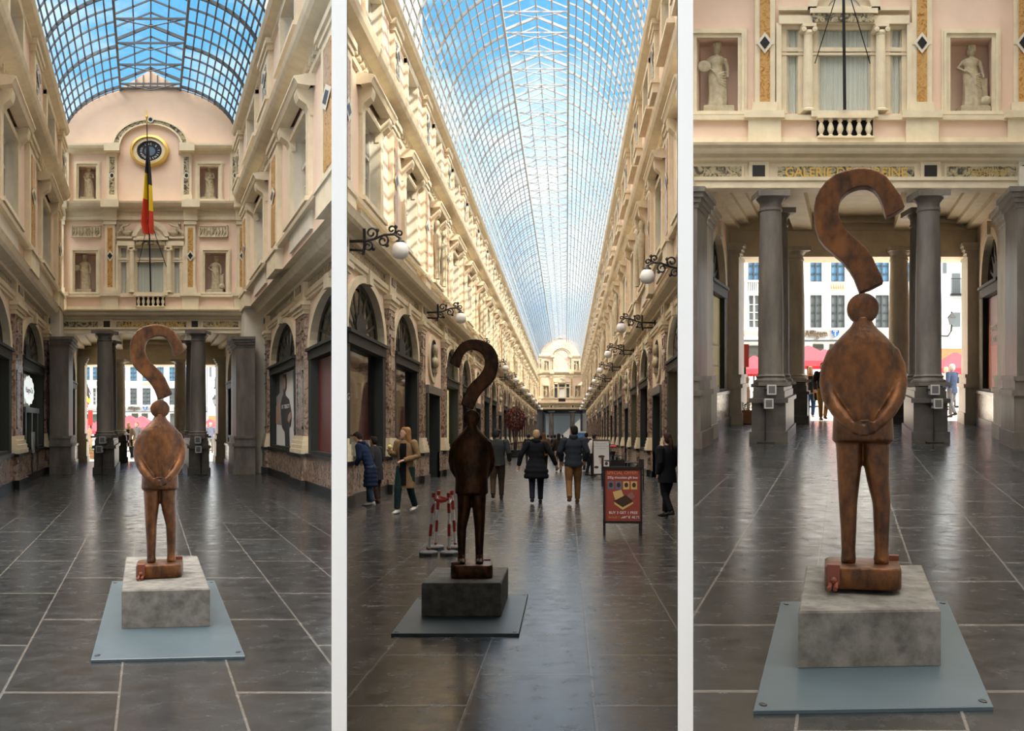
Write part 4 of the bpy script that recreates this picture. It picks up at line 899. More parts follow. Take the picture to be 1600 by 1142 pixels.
# ------------------------------------------------------------------ the bronze man under the question mark (three casts)
def build_sculpture():
    k = 0.00372; X = lambda x: (x - 1348) * k; Zz = lambda y: (892 - y) * k
    t = thing('question_mark_sculpture', 'x', 'sculpture')
    b = MB(); n = 32
    def ring(py, hw, dp, oy=0, e=2.3, cx=0):
        out = []
        for j in range(n):
            a = 2 * PI * j / n; c, s_ = math.cos(a), math.sin(a)
            out.append((cx + hw * math.copysign(abs(c) ** (2 / e), c), oy + dp * math.copysign(abs(s_) ** (2 / e), s_), Zz(py)))
        return out
    T = [(700, 45, .118), (697, 46.5, .126), (685, 46, .128), (655, 44.5, .130), (635, 48, .132), (610, 52, .132), (580, 53, .126), (560, 51, .118), (546, 45, .108), (535, 35, .096), (526, 26, .084), (517, 18, .070), (509, 14, .060), (503, 13, .056)]
    b.loft([ring(p, w_ * k, d) for p, w_, d in T])
    for sx, cx, pts in ((-1, 0, [(690, 1327, 20.5, .085), (728, 1328, 19.5, .078), (760, 1327, 17, .066), (796, 1326, 14.2, .056), (840, 1326.5, 12, .048), (870, 1326.5, 10.8, .044), (886, 1326.5, 11.5, .05), (893, 1326.5, 11, .05)]),
                        (1, 0, [(690, 1369, 20.5, .085), (728, 1368, 19.5, .078), (760, 1370.5, 17, .066), (796, 1376, 13.6, .056), (840, 1376, 11.5, .048), (870, 1376, 10.4, .044), (886, 1376, 11.5, .05), (893, 1376, 11, .05)])):
        b.loft([ring(p, w_ * k, d, 0, 2.1, X(x)) for p, x, w_, d in pts])
        xf = X(pts[-1][1]); b.ball((xf, .055, .022), (.045, .115, .032)); b.ball((xf, .03, .05), (.04, .06, .04))
        for q in range(4): b.ball((xf + (q - 1.5) * .018, .155 - .008 * abs(q - 1), .016), (.012, .025, .014), 8, 6)
    for sx in (-1, 1):                                                  # arms folded behind the back
        S_ = [(28, 549, .0), (42, 562, .0), (50, 584, -.01), (53, 607, -.035), (49.5, 630, -.075), (38, 652, -.125), (25, 668, -.158), (16, 677, -.17)]
        b.tube([(sx * p * k, y, Zz(q)) for p, q, y in S_], [.044, .053, .053, .05, .047, .042, .036, .030], 14)
        for e in range(3): b.tube([(sx * (46 - 3 * e) * k, -.10 - .01 * e, Zz(632 + 5 * e)), (sx * (22 - 2 * e) * k, -.15, Zz(655 + 6 * e))], [.010, .008], 6)
        b.ball((sx * 9 * k, -.182, Zz(680)), (.046, .026, .036))
        for f in range(4):
            z0 = 674 + 4.2 * f; b.tube([(sx * 7 * k, -.200, Zz(z0)), (-sx * 1 * k, -.212, Zz(z0 + 2.5)), (-sx * (8 - abs(f - 1)) * k, -.203, Zz(z0 + 5))], [.0095, .009, .007], 8)
        b.tube([(sx * 12 * k, -.19, Zz(672)), (sx * 4 * k, -.205, Zz(667)), (-sx * 2 * k, -.205, Zz(668))], [.011, .010, .008], 8)
    body = b.build('figure', BRONZE, t); remesh(body, .009, 3)
    b = MB(); R = 24 * k; zc = Zz(490)                                  # flat round head, the dot of the mark
    b.loft([[(r * math.cos(2 * PI * j / 40), y, zc + r * math.sin(2 * PI * j / 40)) for j in range(40)] for y, r in ((-.054, R * .9), (-.048, R * .97), (-.036, R), (.036, R), (.048, R * .97), (.054, R * .9))])
    b.build('head_disc', BRONZE, t, 50)
    O = [(1410, 335), (1403, 316), (1392, 299), (1383, 286), (1372, 277), (1358, 271), (1343, 269), (1325, 271), (1307, 276.5), (1293, 286), (1283, 299), (1276.5, 312), (1274, 327), (1274, 342), (1276, 358), (1281, 376), (1290, 389), (1304, 403), (1316, 414), (1326, 427), (1334, 441), (1343, 466),
         (1361, 460), (1379, 451), (1374, 437), (1368, 424), (1362, 410), (1354, 397), (1343, 385), (1331, 374), (1322, 364), (1315, 351), (1311, 338), (1312, 325), (1316, 314), (1324, 306), (1334, 301), (1344, 299), (1355, 300), (1364, 305), (1371, 314), (1376, 326), (1382, 350), (1396, 344)]
    b = MB(); P = [(X(x), Zz(y)) for x, y in O]
    b.prism(P, -.055, .055); h = b.build('question_hook', BRONZE, t)
    h.data.materials[0] = BRONZE; remesh(h, .0085, 4)
    b = MB(); pts = []
    for cx, cy, a0 in ((.13, .19, 0), (-.13, .20, 90), (-.13, -.15, 180), (.12, -.14, 270)):
        for q in range(7): a = math.radians(a0 + 15 * q); pts.append((cx + .085 * math.cos(a), cy + .085 * math.sin(a)))
    b.loft([[(x * s_, y * s_, z) for x, y in pts] for s_, z in ((.98, -.125), (1.0, -.115), (1.0, -.02), (.985, -.006), (.95, 0))]); b.build('base', BRONZE, t, 50)
    for nm, x, y, rz in (('strap', -.165, -.225, 0), ('strap', .16, .20, 0)):
        b = MB()
        if y < 0:
            b.box(-.034, .034, -.012, .08, .0, .012); b.box(-.034, .034, -.024, -.004, -.10, .012); b.tube([(-.012, -.02, -.09), (-.02, -.045, -.112), (-.028, -.10, -.118)], .013, 8); b.tube([(.014, -.02, -.09), (.012, -.05, -.112), (.008, -.085, -.118)], .013, 8); b.ball((0, -.032, -.075), (.02, .014, .02), 10, 8)
        else: b.box(-.04, .05, -.03, .03, 0, .03)
        b.build(nm, RUST, t, 40, loc=(x, y, 0))
    return t
def corner(g, x, y, z):
    v = (H - z) * F / (y - g.vy); return ((x - g.vx) * v / F, v)
def slab(g, name, c, z0, z1, mat, label, cat, bevel=.012, skirt=None):
    b = MB(); cx = sum(p[0] for p in c) / 4; cy = sum(p[1] for p in c) / 4
    o = g.W(cx, cy, z0); t = thing(name, label, cat, o)
    L_ = lambda u, v, z, e=0: tuple(a - q for a, q in zip(g.W(cx + (u - cx) * (1 - e), cy + (v - cy) * (1 - e * .4), z), o))
    e = bevel / .5
    b.loft([[L_(u, v, z0) for u, v in c], [L_(u, v, z1 - bevel) for u, v in c], [L_(u, v, z1, e) for u, v in c]])
    b.build('block' if z1 - z0 > .1 else 'plate', mat, t)
    if z1 - z0 < .1:
        for u, v in c:
            q = L_(cx + (u - cx) * .93, cy + (v - cy) * .93, z1); b = MB(); n = 14
            b.loft([[(r * math.cos(2 * PI * j / n), r * 1.6 * math.sin(2 * PI * j / n), z) for j in range(n)] for r, z in ((.018, -.004), (.018, .003), (.012, .005))]); b.build('bolt', BLACK, t, loc=q)
    return t
sc = build_sculpture()
SPOT = [(G1, [(142, 1031), (383, 1025), (335, 907), (175, 908)], [(190, 922), (328, 919), (309, 868.5), (197, 870)], .321, 8.70, 250, 0, .87, 'left'),
        (G2, [(611, 990), (811, 990), (825, 928), (652, 934)], [(658.5, 911), (783, 911), (794, 886), (681, 886)], .313, 9.53, 737, PI, .895, 'middle'),
        (G3, [(1177, 1110), (1552, 1104), (1480, 938.5), (1220, 940)], [(1247, 955), (1470, 952), (1441, 882.5), (1260, 883)], .323, 6.03, 1348, 0, 1.0, 'right')]
for i, (g, pl, pt, zt, v, x, rz, scl, place) in enumerate(SPOT):
    slab(g, 'steel_base_plate', [corner(g, a, b_, .02) for a, b_ in pl], .001, .022, STEEL, 'blue grey steel plate bolted to the paving under the concrete block, %s view' % place, 'base plate', .004)
    slab(g, 'concrete_plinth', [corner(g, a, b_, zt) for a, b_ in pt], .024, zt, CONC, 'rough grey concrete block under the bronze man, %s view' % place, 'plinth')
    q = g.W((x - g.vx) * v / F, v, zt); q = (q[0], q[1], q[2] + .125 * scl + (.016 if i == 2 else .005))
    o = sc if i == 0 else dup(sc, q)
    o.location = q; o.rotation_euler = (0, 0, rz + (.31, .04, -.30)[i]); o.scale = (scl,) * 3; o['group'] = 'bronze men carrying a question mark'
    o['label'] = ('brown bronze man seen from behind with mirrored question mark above him, left view', 'dark bronze man seen from the front with question mark above him, middle view', 'largest bronze man seen from behind with hands clasped under a mirrored question mark, right view')[i]
# ------------------------------------------------------------------ people
_mats = {}
def cloth(col, rough=.85):
    key = tuple(col)
    if key not in _mats: _mats[key] = M('cloth_%d' % len(_mats), col, rough, var=.25, scale=14, spec=.12)
    return _mats[key]
def person(label, loc, rz, h=1.75, coat=(.02, .02, .025), hem=.85, flare=1.0, legs=(.02, .02, .03), shoe=(.02, .02, .02), hair=(.08, .05, .03), style='short', stride=.22, arms=None, lean=0.0, turn=0.0, bulk=1.0, quilt=0, top=None, vox=.011, group=None, nod=0.0, bare_leg=None, collar=False):
    """A figure facing +y. arms: ((elbow), (wrist)) for left and right."""
    t = thing('person', label, 'person', loc, rz, group, h / 1.75)
    arms = arms or (((-.27, -.06, 1.16), (-.27, .06, .92)), ((.27, .02, 1.16), (.26, .16, .93)))
    lz = lambda z: lean * max(0, z - .9)
    def up(p): return (p[0], p[1] + lz(p[2]), p[2])
    hips = [(-.095, 0, .90), (.095, 0, .90)]
    A = [(-.10, -stride * .9, .08 + stride * .20), (.10, stride * .75, .08)]
    K = [(-.10, -stride * .12 + .02, .50), (.10, stride * .48 + .03, .49)]
    S_ = [up((-.185 * bulk, 0, 1.42)), up((.185 * bulk, 0, 1.42))]
    E_ = [up(arms[0][0]), up(arms[1][0])]; W_ = [up(arms[0][1]), up(arms[1][1])]
    hc = up((0, .03, 1.62)); ct, st = math.cos(turn), math.sin(turn)
    def hd(x, y, z):                                                     # head local: turned about the neck, nodded
        y2 = y * math.cos(nod) - z * math.sin(nod) * -1; z2 = z * math.cos(nod) - y * math.sin(nod)
        return (hc[0] + x * ct - y2 * st, hc[1] + x * st + y2 * ct, hc[2] + z2)
    b = MB()
    rings = []
    def headloft(bb, prof, n=20):
        bb.loft([[hd(rx * math.cos(2 * PI * j / n), oy + ry * math.sin(2 * PI * j / n), z) for j in range(n)] for z, rx, ry, oy in prof])
    headloft(b, [(-.118, .022, .025, .055), (-.10, .042, .05, .035), (-.06, .062, .078, .015), (0, .073, .094, .0), (.05, .074, .097, -.005), (.09, .058, .078, -.01), (.115, .02, .03, -.01)])
    b.loft([[hd(x, y, z) for x, y, z in ((-.014, .088, -.025), (.014, .088, -.025), (.0, .125, -.022))], [hd(x, y, z) for x, y, z in ((-.008, .085, .025), (.008, .085, .025), (0, .098, .022))]])
    for sx in (-1, 1):
        e = hd(sx * .076, -.005, -.005); b.ball(e, (.012, .018, .03), 8, 6)
    b.ball(hd(0, .084, -.062), (.022, .014, .010), 8, 6); b.ball(hd(0, .075, -.095), (.022, .018, .018), 8, 6)
    nk = up((0, -.005, 1.44)); b.tube([nk, tuple((a + c) / 2 for a, c in zip(nk, hd(0, -.01, -.09))), hd(0, -.01, -.06)], [.058, .052, .05], 12)
    b.loft([[(x * math.cos(2 * PI * j / 16), lz(z) + y * math.sin(2 * PI * j / 16), z) for j in range(16)] for z, x, y in ((.84, .14, .10), (.95, .15, .10), (1.1, .13, .09), (1.3, .155, .10), (1.42, .15, .08), (1.47, .07, .06))])
    for i in (0, 1):
        b.tube([S_[i], E_[i], W_[i]], [.05, .042, .028], 10)
        b.tube([hips[i], K[i], A[i]], [.08, .055, .038], 10); b.ball((A[i][0], A[i][1] + .05, A[i][2] - .045), (.03, .085, .022), 10, 8)
        d = (Vector(W_[i]) - Vector(E_[i])).normalized(); side = Vector((1 if i == 0 else -1, 0, 0)); nrm = d.cross(side).normalized(); side = nrm.cross(d).normalized()
        w0 = Vector(W_[i]); pc = w0 + d * .05
        b.tube([tuple(w0), tuple(w0 + d * .04), tuple(w0 + d * .085)], [.026, .038, .034], 10, flat=.6)
        for f in range(4):
            o0 = w0 + d * .08 + side * (.027 - .018 * f); ln = (.062, .074, .07, .052)[f]
            b.tube([tuple(o0), tuple(o0 + d * ln * .55 + nrm * .006), tuple(o0 + d * ln * .9 + nrm * .024)], [.0095, .009, .0075], 6)
        th = w0 + d * .03 + side * .03; b.tube([tuple(th), tuple(th + side * .022 + d * .03), tuple(th + side * .024 + d * .06 + nrm * .012)], [.012, .010, .008], 6)
    body = b.build('body', SKIN, t); remesh(body, vox, 2)
    eb = MB()
    for sx in (-1, 1): eb.ball(hd(sx * .03, .083, .008), (.011, .008, .008), 8, 6)
    eb.build('eyes', cloth((.03, .02, .02), .3), t)
    # trousers
    b = MB()
    for i in (0, 1):
        m = tuple(a * .45 + c * .55 for a, c in zip(hips[i], K[i]))
        b.tube([(hips[i][0], 0, .95), m, K[i], tuple(a * .5 + c * .5 for a, c in zip(K[i], A[i])), (A[i][0], A[i][1], A[i][2] + .02)], [.105, .10, .078, .068, .062], 12)
    b.ball((0, 0, .92), (.165, .12, .11), 14, 10)
    o = b.build('trousers', cloth(legs), t); remesh(o, .014, 3)
    for i in (0, 1):
        b = MB(); x, y, z = A[i]; tilt = stride * .9 if i == 0 else 0
        f = lambda yy, zz: (y + yy, max(0.0, 0) + z - .08 + zz + (tilt * .55 * max(0, .10 - yy) if i == 0 else 0) - (.0))
        rr = []
        for yy, wd, ht in ((-.07, .03, .05), (-.055, .042, .10), (0, .046, .11), (.06, .05, .075), (.13, .048, .055), (.18, .03, .04)):
            ring = []
            for j in range(10):
                a = 2 * PI * j / 10; p = f(yy, ht * .5 + ht * .5 * math.sin(a)); ring.append((x + wd * math.cos(a), p[0], p[1]))
            rr.append(ring)
        b.loft(rr); b.build('shoe', cloth(shoe, .5), t, 60)
    # coat
    b = MB(); n = 28
    prof = [(hem, .185 * flare * bulk, .145 * flare), ((hem + 1.0) / 2, .178 * flare * bulk, .135 * flare), (1.05, .165 * bulk, .122), (1.18, .172 * bulk, .125), (1.32, .188 * bulk, .130), (1.40, .178 * bulk, .115), (1.46, .12 * bulk, .09), (1.50, .075, .07)]
    prof = [p for p in prof if p[0] >= hem]
    if quilt:
        q = []
        zz = hem
        import bisect
        def at(z):
            for (z0, a0, c0), (z1, a1, c1) in zip(prof, prof[1:]):
                if z0 <= z <= z1: f_ = (z - z0) / (z1 - z0 + 1e-9); return a0 + (a1 - a0) * f_, c0 + (c1 - c0) * f_
            return prof[-1][1:]
        m = int((1.44 - hem) / quilt)
        for i in range(m):
            for f_, s_ in ((0, .95), (.3, 1.03), (.7, 1.03)): z = hem + quilt * (i + f_); a, c = at(z); q.append((z, a * s_, c * s_))
        prof = q + [p for p in prof if p[0] > 1.44]
    b.loft([[(a * math.cos(2 * PI * j / n), lz(z) + c * math.sin(2 * PI * j / n), z) for j in range(n)] for z, a, c in prof])
    o = b.build('coat', cloth(coat), t, 70)
    sl = MB()
    for i in (0, 1):
        e = Vector(W_[i]); s0 = Vector(S_[i]); m = Vector(E_[i])
        pth = [tuple(s0 + Vector((0, 0, .0)) ), tuple(s0 * .6 + m * .4), tuple(m), tuple(m * .5 + e * .5), tuple(e)]
        sl.tube(pth, [.082 * bulk, .078, .068, .062, .052], 12)
        sl.ball(tuple(s0), (.085 * bulk, .085, .08), 12, 8)
    o2 = sl.build('sleeves', cloth(coat), t); remesh(o2, .014, 3)
    if collar:
        cb = MB(); c0 = up((0, -.02, 1.49)); cb.lathe([(.085, 1.44), (.10, 1.48), (.098, 1.53), (.085, 1.54)], (c0[0], c0[1]), 16); cb.build('collar', cloth(coat), t, 60)
    if top:
        tb = MB(); tb.loft([[(a * math.cos(q), lz(z) + c * math.sin(q), z) for q in [PI * .36 + PI * .28 * j / 8 for j in range(9)]] for z, a, c in ((hem + .05, .19 * flare, .152 * flare), (1.05, .17, .129), (1.18, .177, .132), (1.32, .192, .137), (1.42, .165, .115))], closed=False)
        tb.build('top', cloth(top), t, 60)
    # hair
    b = MB(); hp = [(.13, .03, .04, -.02), (.122, .055, .07, -.018), (.09, .078, .096, -.018), (.04, .086, .102, -.022), (-.01, .084, .088, -.035), (-.05, .072, .068, -.045), (-.075, .055, .045, -.05)]
    def cap(face):
        n = 24
        b.loft([[hd(rx * math.cos(2 * PI * j / n), (oy + ry * math.sin(2 * PI * j / n)) if z > face or math.sin(2 * PI * j / n) < .25 else oy + ry * .25, z) for j in range(n)] for z, rx, ry, oy in hp])
    cap(.05)
    if style == 'long':
        b.loft([[hd(a * math.cos(2 * PI * j / 16), oy + c * math.sin(2 * PI * j / 16), z) for j in range(16)] for z, a, c, oy in ((.02, .086, .085, -.03), (-.06, .088, .075, -.05), (-.14, .095, .06, -.07), (-.24, .10, .05, -.085), (-.33, .07, .035, -.085), (-.37, .03, .02, -.08))])
    if style == 'bun': b.tube([hd(0, -.09, .0), hd(0, -.13, -.04), hd(0, -.14, -.14), hd(0, -.13, -.26)], [.05, .045, .04, .02], 10)
    if style == 'cap': b.ball(hd(0, .0, .075), (.092, .115, .05), 16, 8); b.ball(hd(0, .09, .055), (.06, .05, .012), 12, 6)
    hmesh = b.build('hair' if style != 'cap' else 'cap', cloth(hair), t, 70)
    return t
def floor_pt(g, x, y, z=0):
    v = (H - z) * F / (y - g.vy); u = (x - g.vx) * v / F
    return g.W(u, v, z)
D2 = math.radians
def pp(g, x, y, label, **k):
    rz = k.pop('rz', 0); p = floor_pt(g, x, y); return person(label, p, rz, **k)
pp(G2, 579, 791, 'person in a quilted navy coat bending to look into the shop window on the left', rz=D2(75), h=1.70, coat=(.012, .022, .055), hem=.46, flare=1.12, legs=(.03, .05, .08), shoe=(.35, .35, .36), hair=(.025, .018, .014), stride=.10, lean=.42, nod=.55, quilt=.10, vox=.009, bulk=1.08, collar=True, arms=(((-.26, .08, 1.14), (-.20, .24, .98)), ((.26, .05, 1.14), (.25, .16, .92))))
pp(G2, 590, 786, 'person in a dark grey coat half hidden behind the navy coat by the shop window', rz=D2(60), h=1.60, coat=(.03, .03, .035), hem=.62, legs=(.04, .025, .02), shoe=(.07, .035, .02), hair=(.03, .02, .015), stride=.08, lean=.15)
w2 = pp(G2, 634, 802, 'woman in an open tan coat walking towards us with long fair hair and white trainers', rz=D2(158), h=1.80, coat=(.22, .14, .07), hem=.52, flare=1.05, legs=(.012, .03, .03), shoe=(.55, .52, .47), hair=(.24, .12, .05), style='long', stride=.24, turn=D2(-58), top=(.008, .008, .009), vox=.008, collar=True, arms=(((-.27, -.02, 1.16), (-.06, .19, 1.08)), ((.25, .02, 1.17), (.24, .22, 1.24))))
pp(G2, 777, 781, 'man in a dark jacket and flat cap walking away just behind the bronze man', h=1.80, coat=(.03, .034, .033), hem=.86, legs=(.045, .03, .02), shoe=(.012, .012, .012), hair=(.03, .03, .032), style='cap', stride=.20, vox=.009, bulk=1.1, arms=(((-.28, -.02, 1.17), (-.22, .10, .98)), ((.29, -.06, 1.15), (.30, .06, .96))), turn=D2(-25))
pp(G2, 838, 787, 'woman with short fair hair in a wide black quilted coat walking away', h=1.76, coat=(.008, .008, .011), hem=.60, flare=1.45, legs=(.012, .014, .022), shoe=(.01, .01, .012), hair=(.36, .24, .13), stride=.16, quilt=.12, vox=.009, bulk=1.08, arms=(((-.36, -.02, 1.16), (-.42, .02, .90)), ((.36, -.04, 1.16), (.47, .05, .92))), collar=True)
pp(G2, 896, 787, 'dark haired man in a dark padded jacket and tan trousers walking away', h=1.86, coat=(.022, .026, .034), hem=.84, legs=(.17, .085, .035), shoe=(.06, .028, .015), hair=(.012, .010, .009), stride=.24, vox=.009, bulk=1.12, quilt=.13, turn=D2(35), arms=(((-.31, -.02, 1.17), (-.26, .12, .96)), ((.31, -.05, 1.16), (.27, .08, .96))), collar=True)
pp(G2, 1043, 808, 'woman in black with dark tied hair walking at the right edge of the middle view', rz=D2(38), h=1.67, coat=(.008, .008, .010), hem=.72, flare=1.1, legs=(.006, .006, .007), shoe=(.02, .02, .02), hair=(.035, .018, .012), style='bun', stride=.22, vox=.009, bulk=1.12, arms=(((-.25, -.04, 1.14), (-.22, .05, .90)), ((.25, .0, 1.14), (.22, .16, .92))))
# the crowd further down the middle arcade
for x, y, hgt, cc, lc, hc_, st, lb, kw in (
    (826, 727, 1.72, (.012, .012, .014), (.02, .02, .02), (.02, .015, .012), 'short', 'dark coated person just left of the woman with short fair hair, further down the arcade', {}),
    (850, 735, 1.78, (.15, .07, .03), (.03, .03, .03), (.14, .06, .03), 'long', 'person in a brown coat further down the arcade behind the fair haired woman', {}),
    (844, 741, 1.66, (.01, .01, .012), (.015, .015, .02), (.01, .01, .01), 'short', 'black coated person beside the brown coat further down the arcade', {}),
    (873, 737, 1.74, (.03, .022, .02), (.42, .30, .20), (.03, .018, .012), 'long', 'person in pale beige trousers left of the man in tan trousers', {}),
    (862, 717, 1.70, (.20, .25, .32), (.05, .06, .1), (.03, .02, .015), 'short', 'person in a pale blue jacket in the distance down the middle arcade', {}),
    (867, 722, 1.72, (.012, .012, .016), (.02, .02, .025), (.02, .015, .01), 'short', 'small dark figure beside the pale blue jacket in the distance', {}),
    (856, 712, 1.75, (.28, .26, .24), (.03, .03, .04), (.05, .03, .02), 'short', 'tiny figure in light grey far down the middle arcade', {}),
    (879, 714, 1.75, (.10, .03, .03), (.03, .03, .04), (.05, .03, .02), 'short', 'tiny figure in dark red far down the middle arcade', {}),
    (916, 736, 1.78, (.02, .025, .04), (.02, .02, .02), (.02, .015, .01), 'short', 'dark figure standing by the blue poster stand', {})):
    pp(G2, x, y, lb, h=hgt, coat=cc, legs=lc, hair=hc_, style=st, stride=.18, vox=.02, hem=.7, **kw)
# people in the sun beyond the left portico
V1 = lambda x, y, lb, **k: pp(G1, x, y, lb, vox=.014, **k)
V1(201, 719, 'woman in beige coat and dark trousers with a wheeled case, left view', rz=D2(175), h=1.72, coat=(.30, .22, .15), hem=.62, top=(.01, .01, .012), legs=(.01, .01, .014), shoe=(.5, .48, .45), hair=(.48, .36, .22), style='long', stride=.2)
V1(214, 713, 'person in grey jacket and camel trousers behind the woman with the case, left view', rz=D2(160), h=1.76, coat=(.14, .14, .15), legs=(.40, .24, .10), hair=(.16, .12, .1), hem=.84)
V1(284.5, 719, 'white haired man in black looking round the right pedestal, left view', rz=D2(150), h=1.74, coat=(.012, .012, .014), hem=.6, hair=(.5, .46, .42), legs=(.02, .02, .03))
V1(329, 709, 'grey haired man in blue grey jacket right of the right pedestal, left view', rz=D2(200), h=1.74, coat=(.16, .19, .27), hem=.82, hair=(.55, .52, .5), legs=(.20, .19, .18))
V1(322, 706, 'person in a pale shirt beside the grey haired man, left view', rz=D2(170), h=1.70, coat=(.55, .50, .45), hem=.84, hair=(.25, .17, .1), legs=(.12, .12, .16))
V3 = lambda x, y, lb, **k: pp(G3, x, y, lb, vox=.014, **k)
V3(1266, 654, 'fair haired woman in tan jacket and jeans left of the bronze man, right view', rz=D2(170), h=1.72, coat=(.40, .22, .12), hem=.82, legs=(.03, .07, .16), shoe=(.5, .48, .45), hair=(.55, .40, .22), style='long', top=(.02, .02, .02))
V3(1286, 657, 'person in black coat and camel trousers beside the fair haired woman, right view', rz=D2(175), h=1.84, coat=(.015, .015, .018), hem=.74, legs=(.30, .17, .06), shoe=(.06, .03, .02), hair=(.08, .05, .04))
V3(1488, 652, 'grey haired man in dark blue jacket right of the right pedestal, right view', rz=D2(25), h=1.80, coat=(.05, .07, .13), hem=.80, legs=(.12, .12, .13), hair=(.6, .57, .54))
V3(1478, 641, 'person in a pale coat beyond the dark blue jacket, right view', rz=D2(190), h=1.72, coat=(.60, .52, .44), hem=.8, legs=(.2, .2, .22), hair=(.5, .4, .28))
# things they carry
ic = thing('ice_cream_cone', 'small pale yellow ice cream held up by the woman in the tan coat', 'ice cream'); q = Matrix.Rotation(D2(158), 3, 'Z') @ (Vector((.20, .31, 1.27)) * (1.80 / 1.75)); ic.location = Vector(floor_pt(G2, 634, 802)) + q
b = MB(); b.lathe([(.008, -.06), (.03, .06)], n=12); b.build('cone', cloth((.45, .28, .12)), ic, 50); b = MB(); b.ball((0, 0, .085), (.042, .042, .045), 14, 10); b.build('scoop', cloth((.75, .62, .25)), ic, 60)
def suitcase(g, x, y, lb, col, s=1.0):
    t = thing('suitcase', lb, 'suitcase', floor_pt(g, x, y)); b = MB(); b.box(-.2, .2, -.12, .12, .06, .62); b.box(-.17, .17, -.135, -.12, .1, .56); b.build('shell', cloth(col, .4), t)
    b = MB(); 
    for sx in (-1, 1): b.tube([(sx * .1, .08, .6), (sx * .1, .08, .98)], .01, 6)
    b.tube([(-.1, .08, .98), (.1, .08, .98)], .014, 6); b.build('handle', IRON, t)
    for sx in (-1, 1): b = MB(); b.ball((sx * .15, 0, .03), (.03, .03, .03), 10, 6); b.build('wheel', IRON, t)
suitcase(G1, 211.5, 718, 'small black wheeled case beside the woman in the beige coat, left view', (.012, .012, .013))
hb = thing('handbag', 'dark brown shoulder bag hanging between the two walkers, right view', 'bag'); hb.location = Vector(floor_pt(G3, 1277, 656)) + Vector((0, -.15, .62))
b = MB(); b.loft([[(x * s_, y * s_, z) for x, y in ((-.16, -.06), (.16, -.06), (.16, .06), (-.16, .06))] for s_, z in ((.9, 0), (1, .05), (1, .22), (.7, .28))]); b.build('bag_body', cloth((.05, .028, .02), .5), hb)
b = MB(); b.tube([(-.1, 0, .26), (-.06, 0, .52), (.06, 0, .6), (.1, 0, .26)], .012, 6); b.build('strap', cloth((.03, .02, .015), .5), hb)
# ------------------------------------------------------------------ shop fronts: displays, posters, signs
ORD = ['first', 'second', 'third', 'fourth', 'fifth', 'sixth', 'seventh', 'eighth', 'ninth', 'tenth', 'eleventh', 'twelfth', 'thirteenth', 'fourteenth']
cnt = {}
for o, nm, vc in WALLS['busts']:
    i = cnt.get(nm, 0); cnt[nm] = i + 1; side = nm.split('_')[1]
    tag(o, 'carved bust in an oval wall niche, %s along the %s wall, middle view' % (ORD[i], side), 'bust', 'carved busts in oval niches, middle view')
WL1, WR1 = WALLS['wall_left231'], WALLS['wall_right231']; WL2, WR2 = WALLS['wall_left885'], WALLS['wall_right885']
PAPER = M('poster_white', (0.85, 0.85, 0.83), .5); PGREY = M('poster_grey', (0.30, 0.31, 0.32), .5); PDARK = M('poster_charcoal', (0.05, 0.05, 0.055), .5); PSKIN = M('poster_skin', (0.50, 0.31, 0.23), .5)
MAROON = M('poster_maroon', (0.13, 0.022, 0.018), .35); ORRED = M('poster_orange_red', (0.62, 0.10, 0.05), .4); ORLT = M('poster_light_orange', (0.85, 0.32, 0.16), .4); LETW = M('lettering_white', (0.85, 0.85, 0.85), .5)
WARM = M('warm_lit_display', (0.80, 0.52, 0.20), .6, emit=0.75); YEL = M('yellow_lit_display', (0.70, 0.62, 0.28), .6, emit=0.35); MAR2 = M('maroon_display', (0.10, 0.02, 0.018), .5); GOLDBOX = M('tan_box', (0.30, 0.20, 0.11), .6); CREAMBOX = M('cream_box', (0.50, 0.44, 0.34), .6)
def board(W_, name, label, cat, v0, v1, z0, z1, d, mat, group=None):
    """flat printed sheet behind the shop glass"""
    W_.st = 0; t = thing(name, label, cat, (0, 0, 0), group=group); b = MB(W_.g, W_.clip); W_.bx(d - .02, d, v0, v1, z0, z1, 0, b); b.build('panel', mat, t); return t
def sheet(W_, t, name, pts, d, mat):
    W_.st = 0; b = MB(W_.g, W_.clip); n = len(pts)
    b.add([W_.P(d, v, z) for v, z in pts] + [W_.P(d - .006, v, z) for v, z in pts], [tuple(range(n)), tuple(range(2 * n - 1, n - 1, -1))] + [(i, (i + 1) % n, n + (i + 1) % n, n + i) for i in range(n)])
    return b.build(name, mat, t)
def walltext(W_, t, s, size, v, z, d, mat, wx, name='letters'):
    W_.st = 0; dr = W_.sgn * -1                                    # reading direction along v
    return text(name, s, size, mat, lambda x, y, h: W_.g.W(W_.U[0] - W_.sgn * (d + h), v + dr * x, z + y), t, wx=wx)
# portrait poster in the right wall of the left view
t = board(WR1, 'portrait_poster', 'large pale poster of a man in black sweater in the right shop front, left view', 'poster', 27.9, 33.15, .88, 3.18, -.10, PAPER)
X_ = lambda f: 33.15 - 5.25 * f; Y_ = lambda f: .88 + 2.3 * f
S2 = lambda nm, pts, d, m: sheet(WR1, t, nm, [(X_(a), Y_(c)) for a, c in pts], d, m)
S2('wall_patch', [(0, 1), (.36, 1), (.36, .30), (0, .33)], -.095, PGREY); S2('wall_patch', [(0, 1), (.18, 1), (.18, .75), (0, .7)], -.09, PDARK); S2('bench', [(.02, .58), (.20, .62), (.20, .36), (.02, .33)], -.088, PSKIN)
S2('man_figure', [(.36, .98), (.47, .98), (.50, .90), (.49, .80), (.44, .75), (.46, .70), (.60, .64), (.68, .50), (.70, .40), (.66, .30), (.60, .28), (.62, .02), (.44, .02), (.42, .22), (.30, .28), (.26, .45), (.24, .58), (.30, .68), (.36, .72), (.35, .8)], -.085, PDARK)
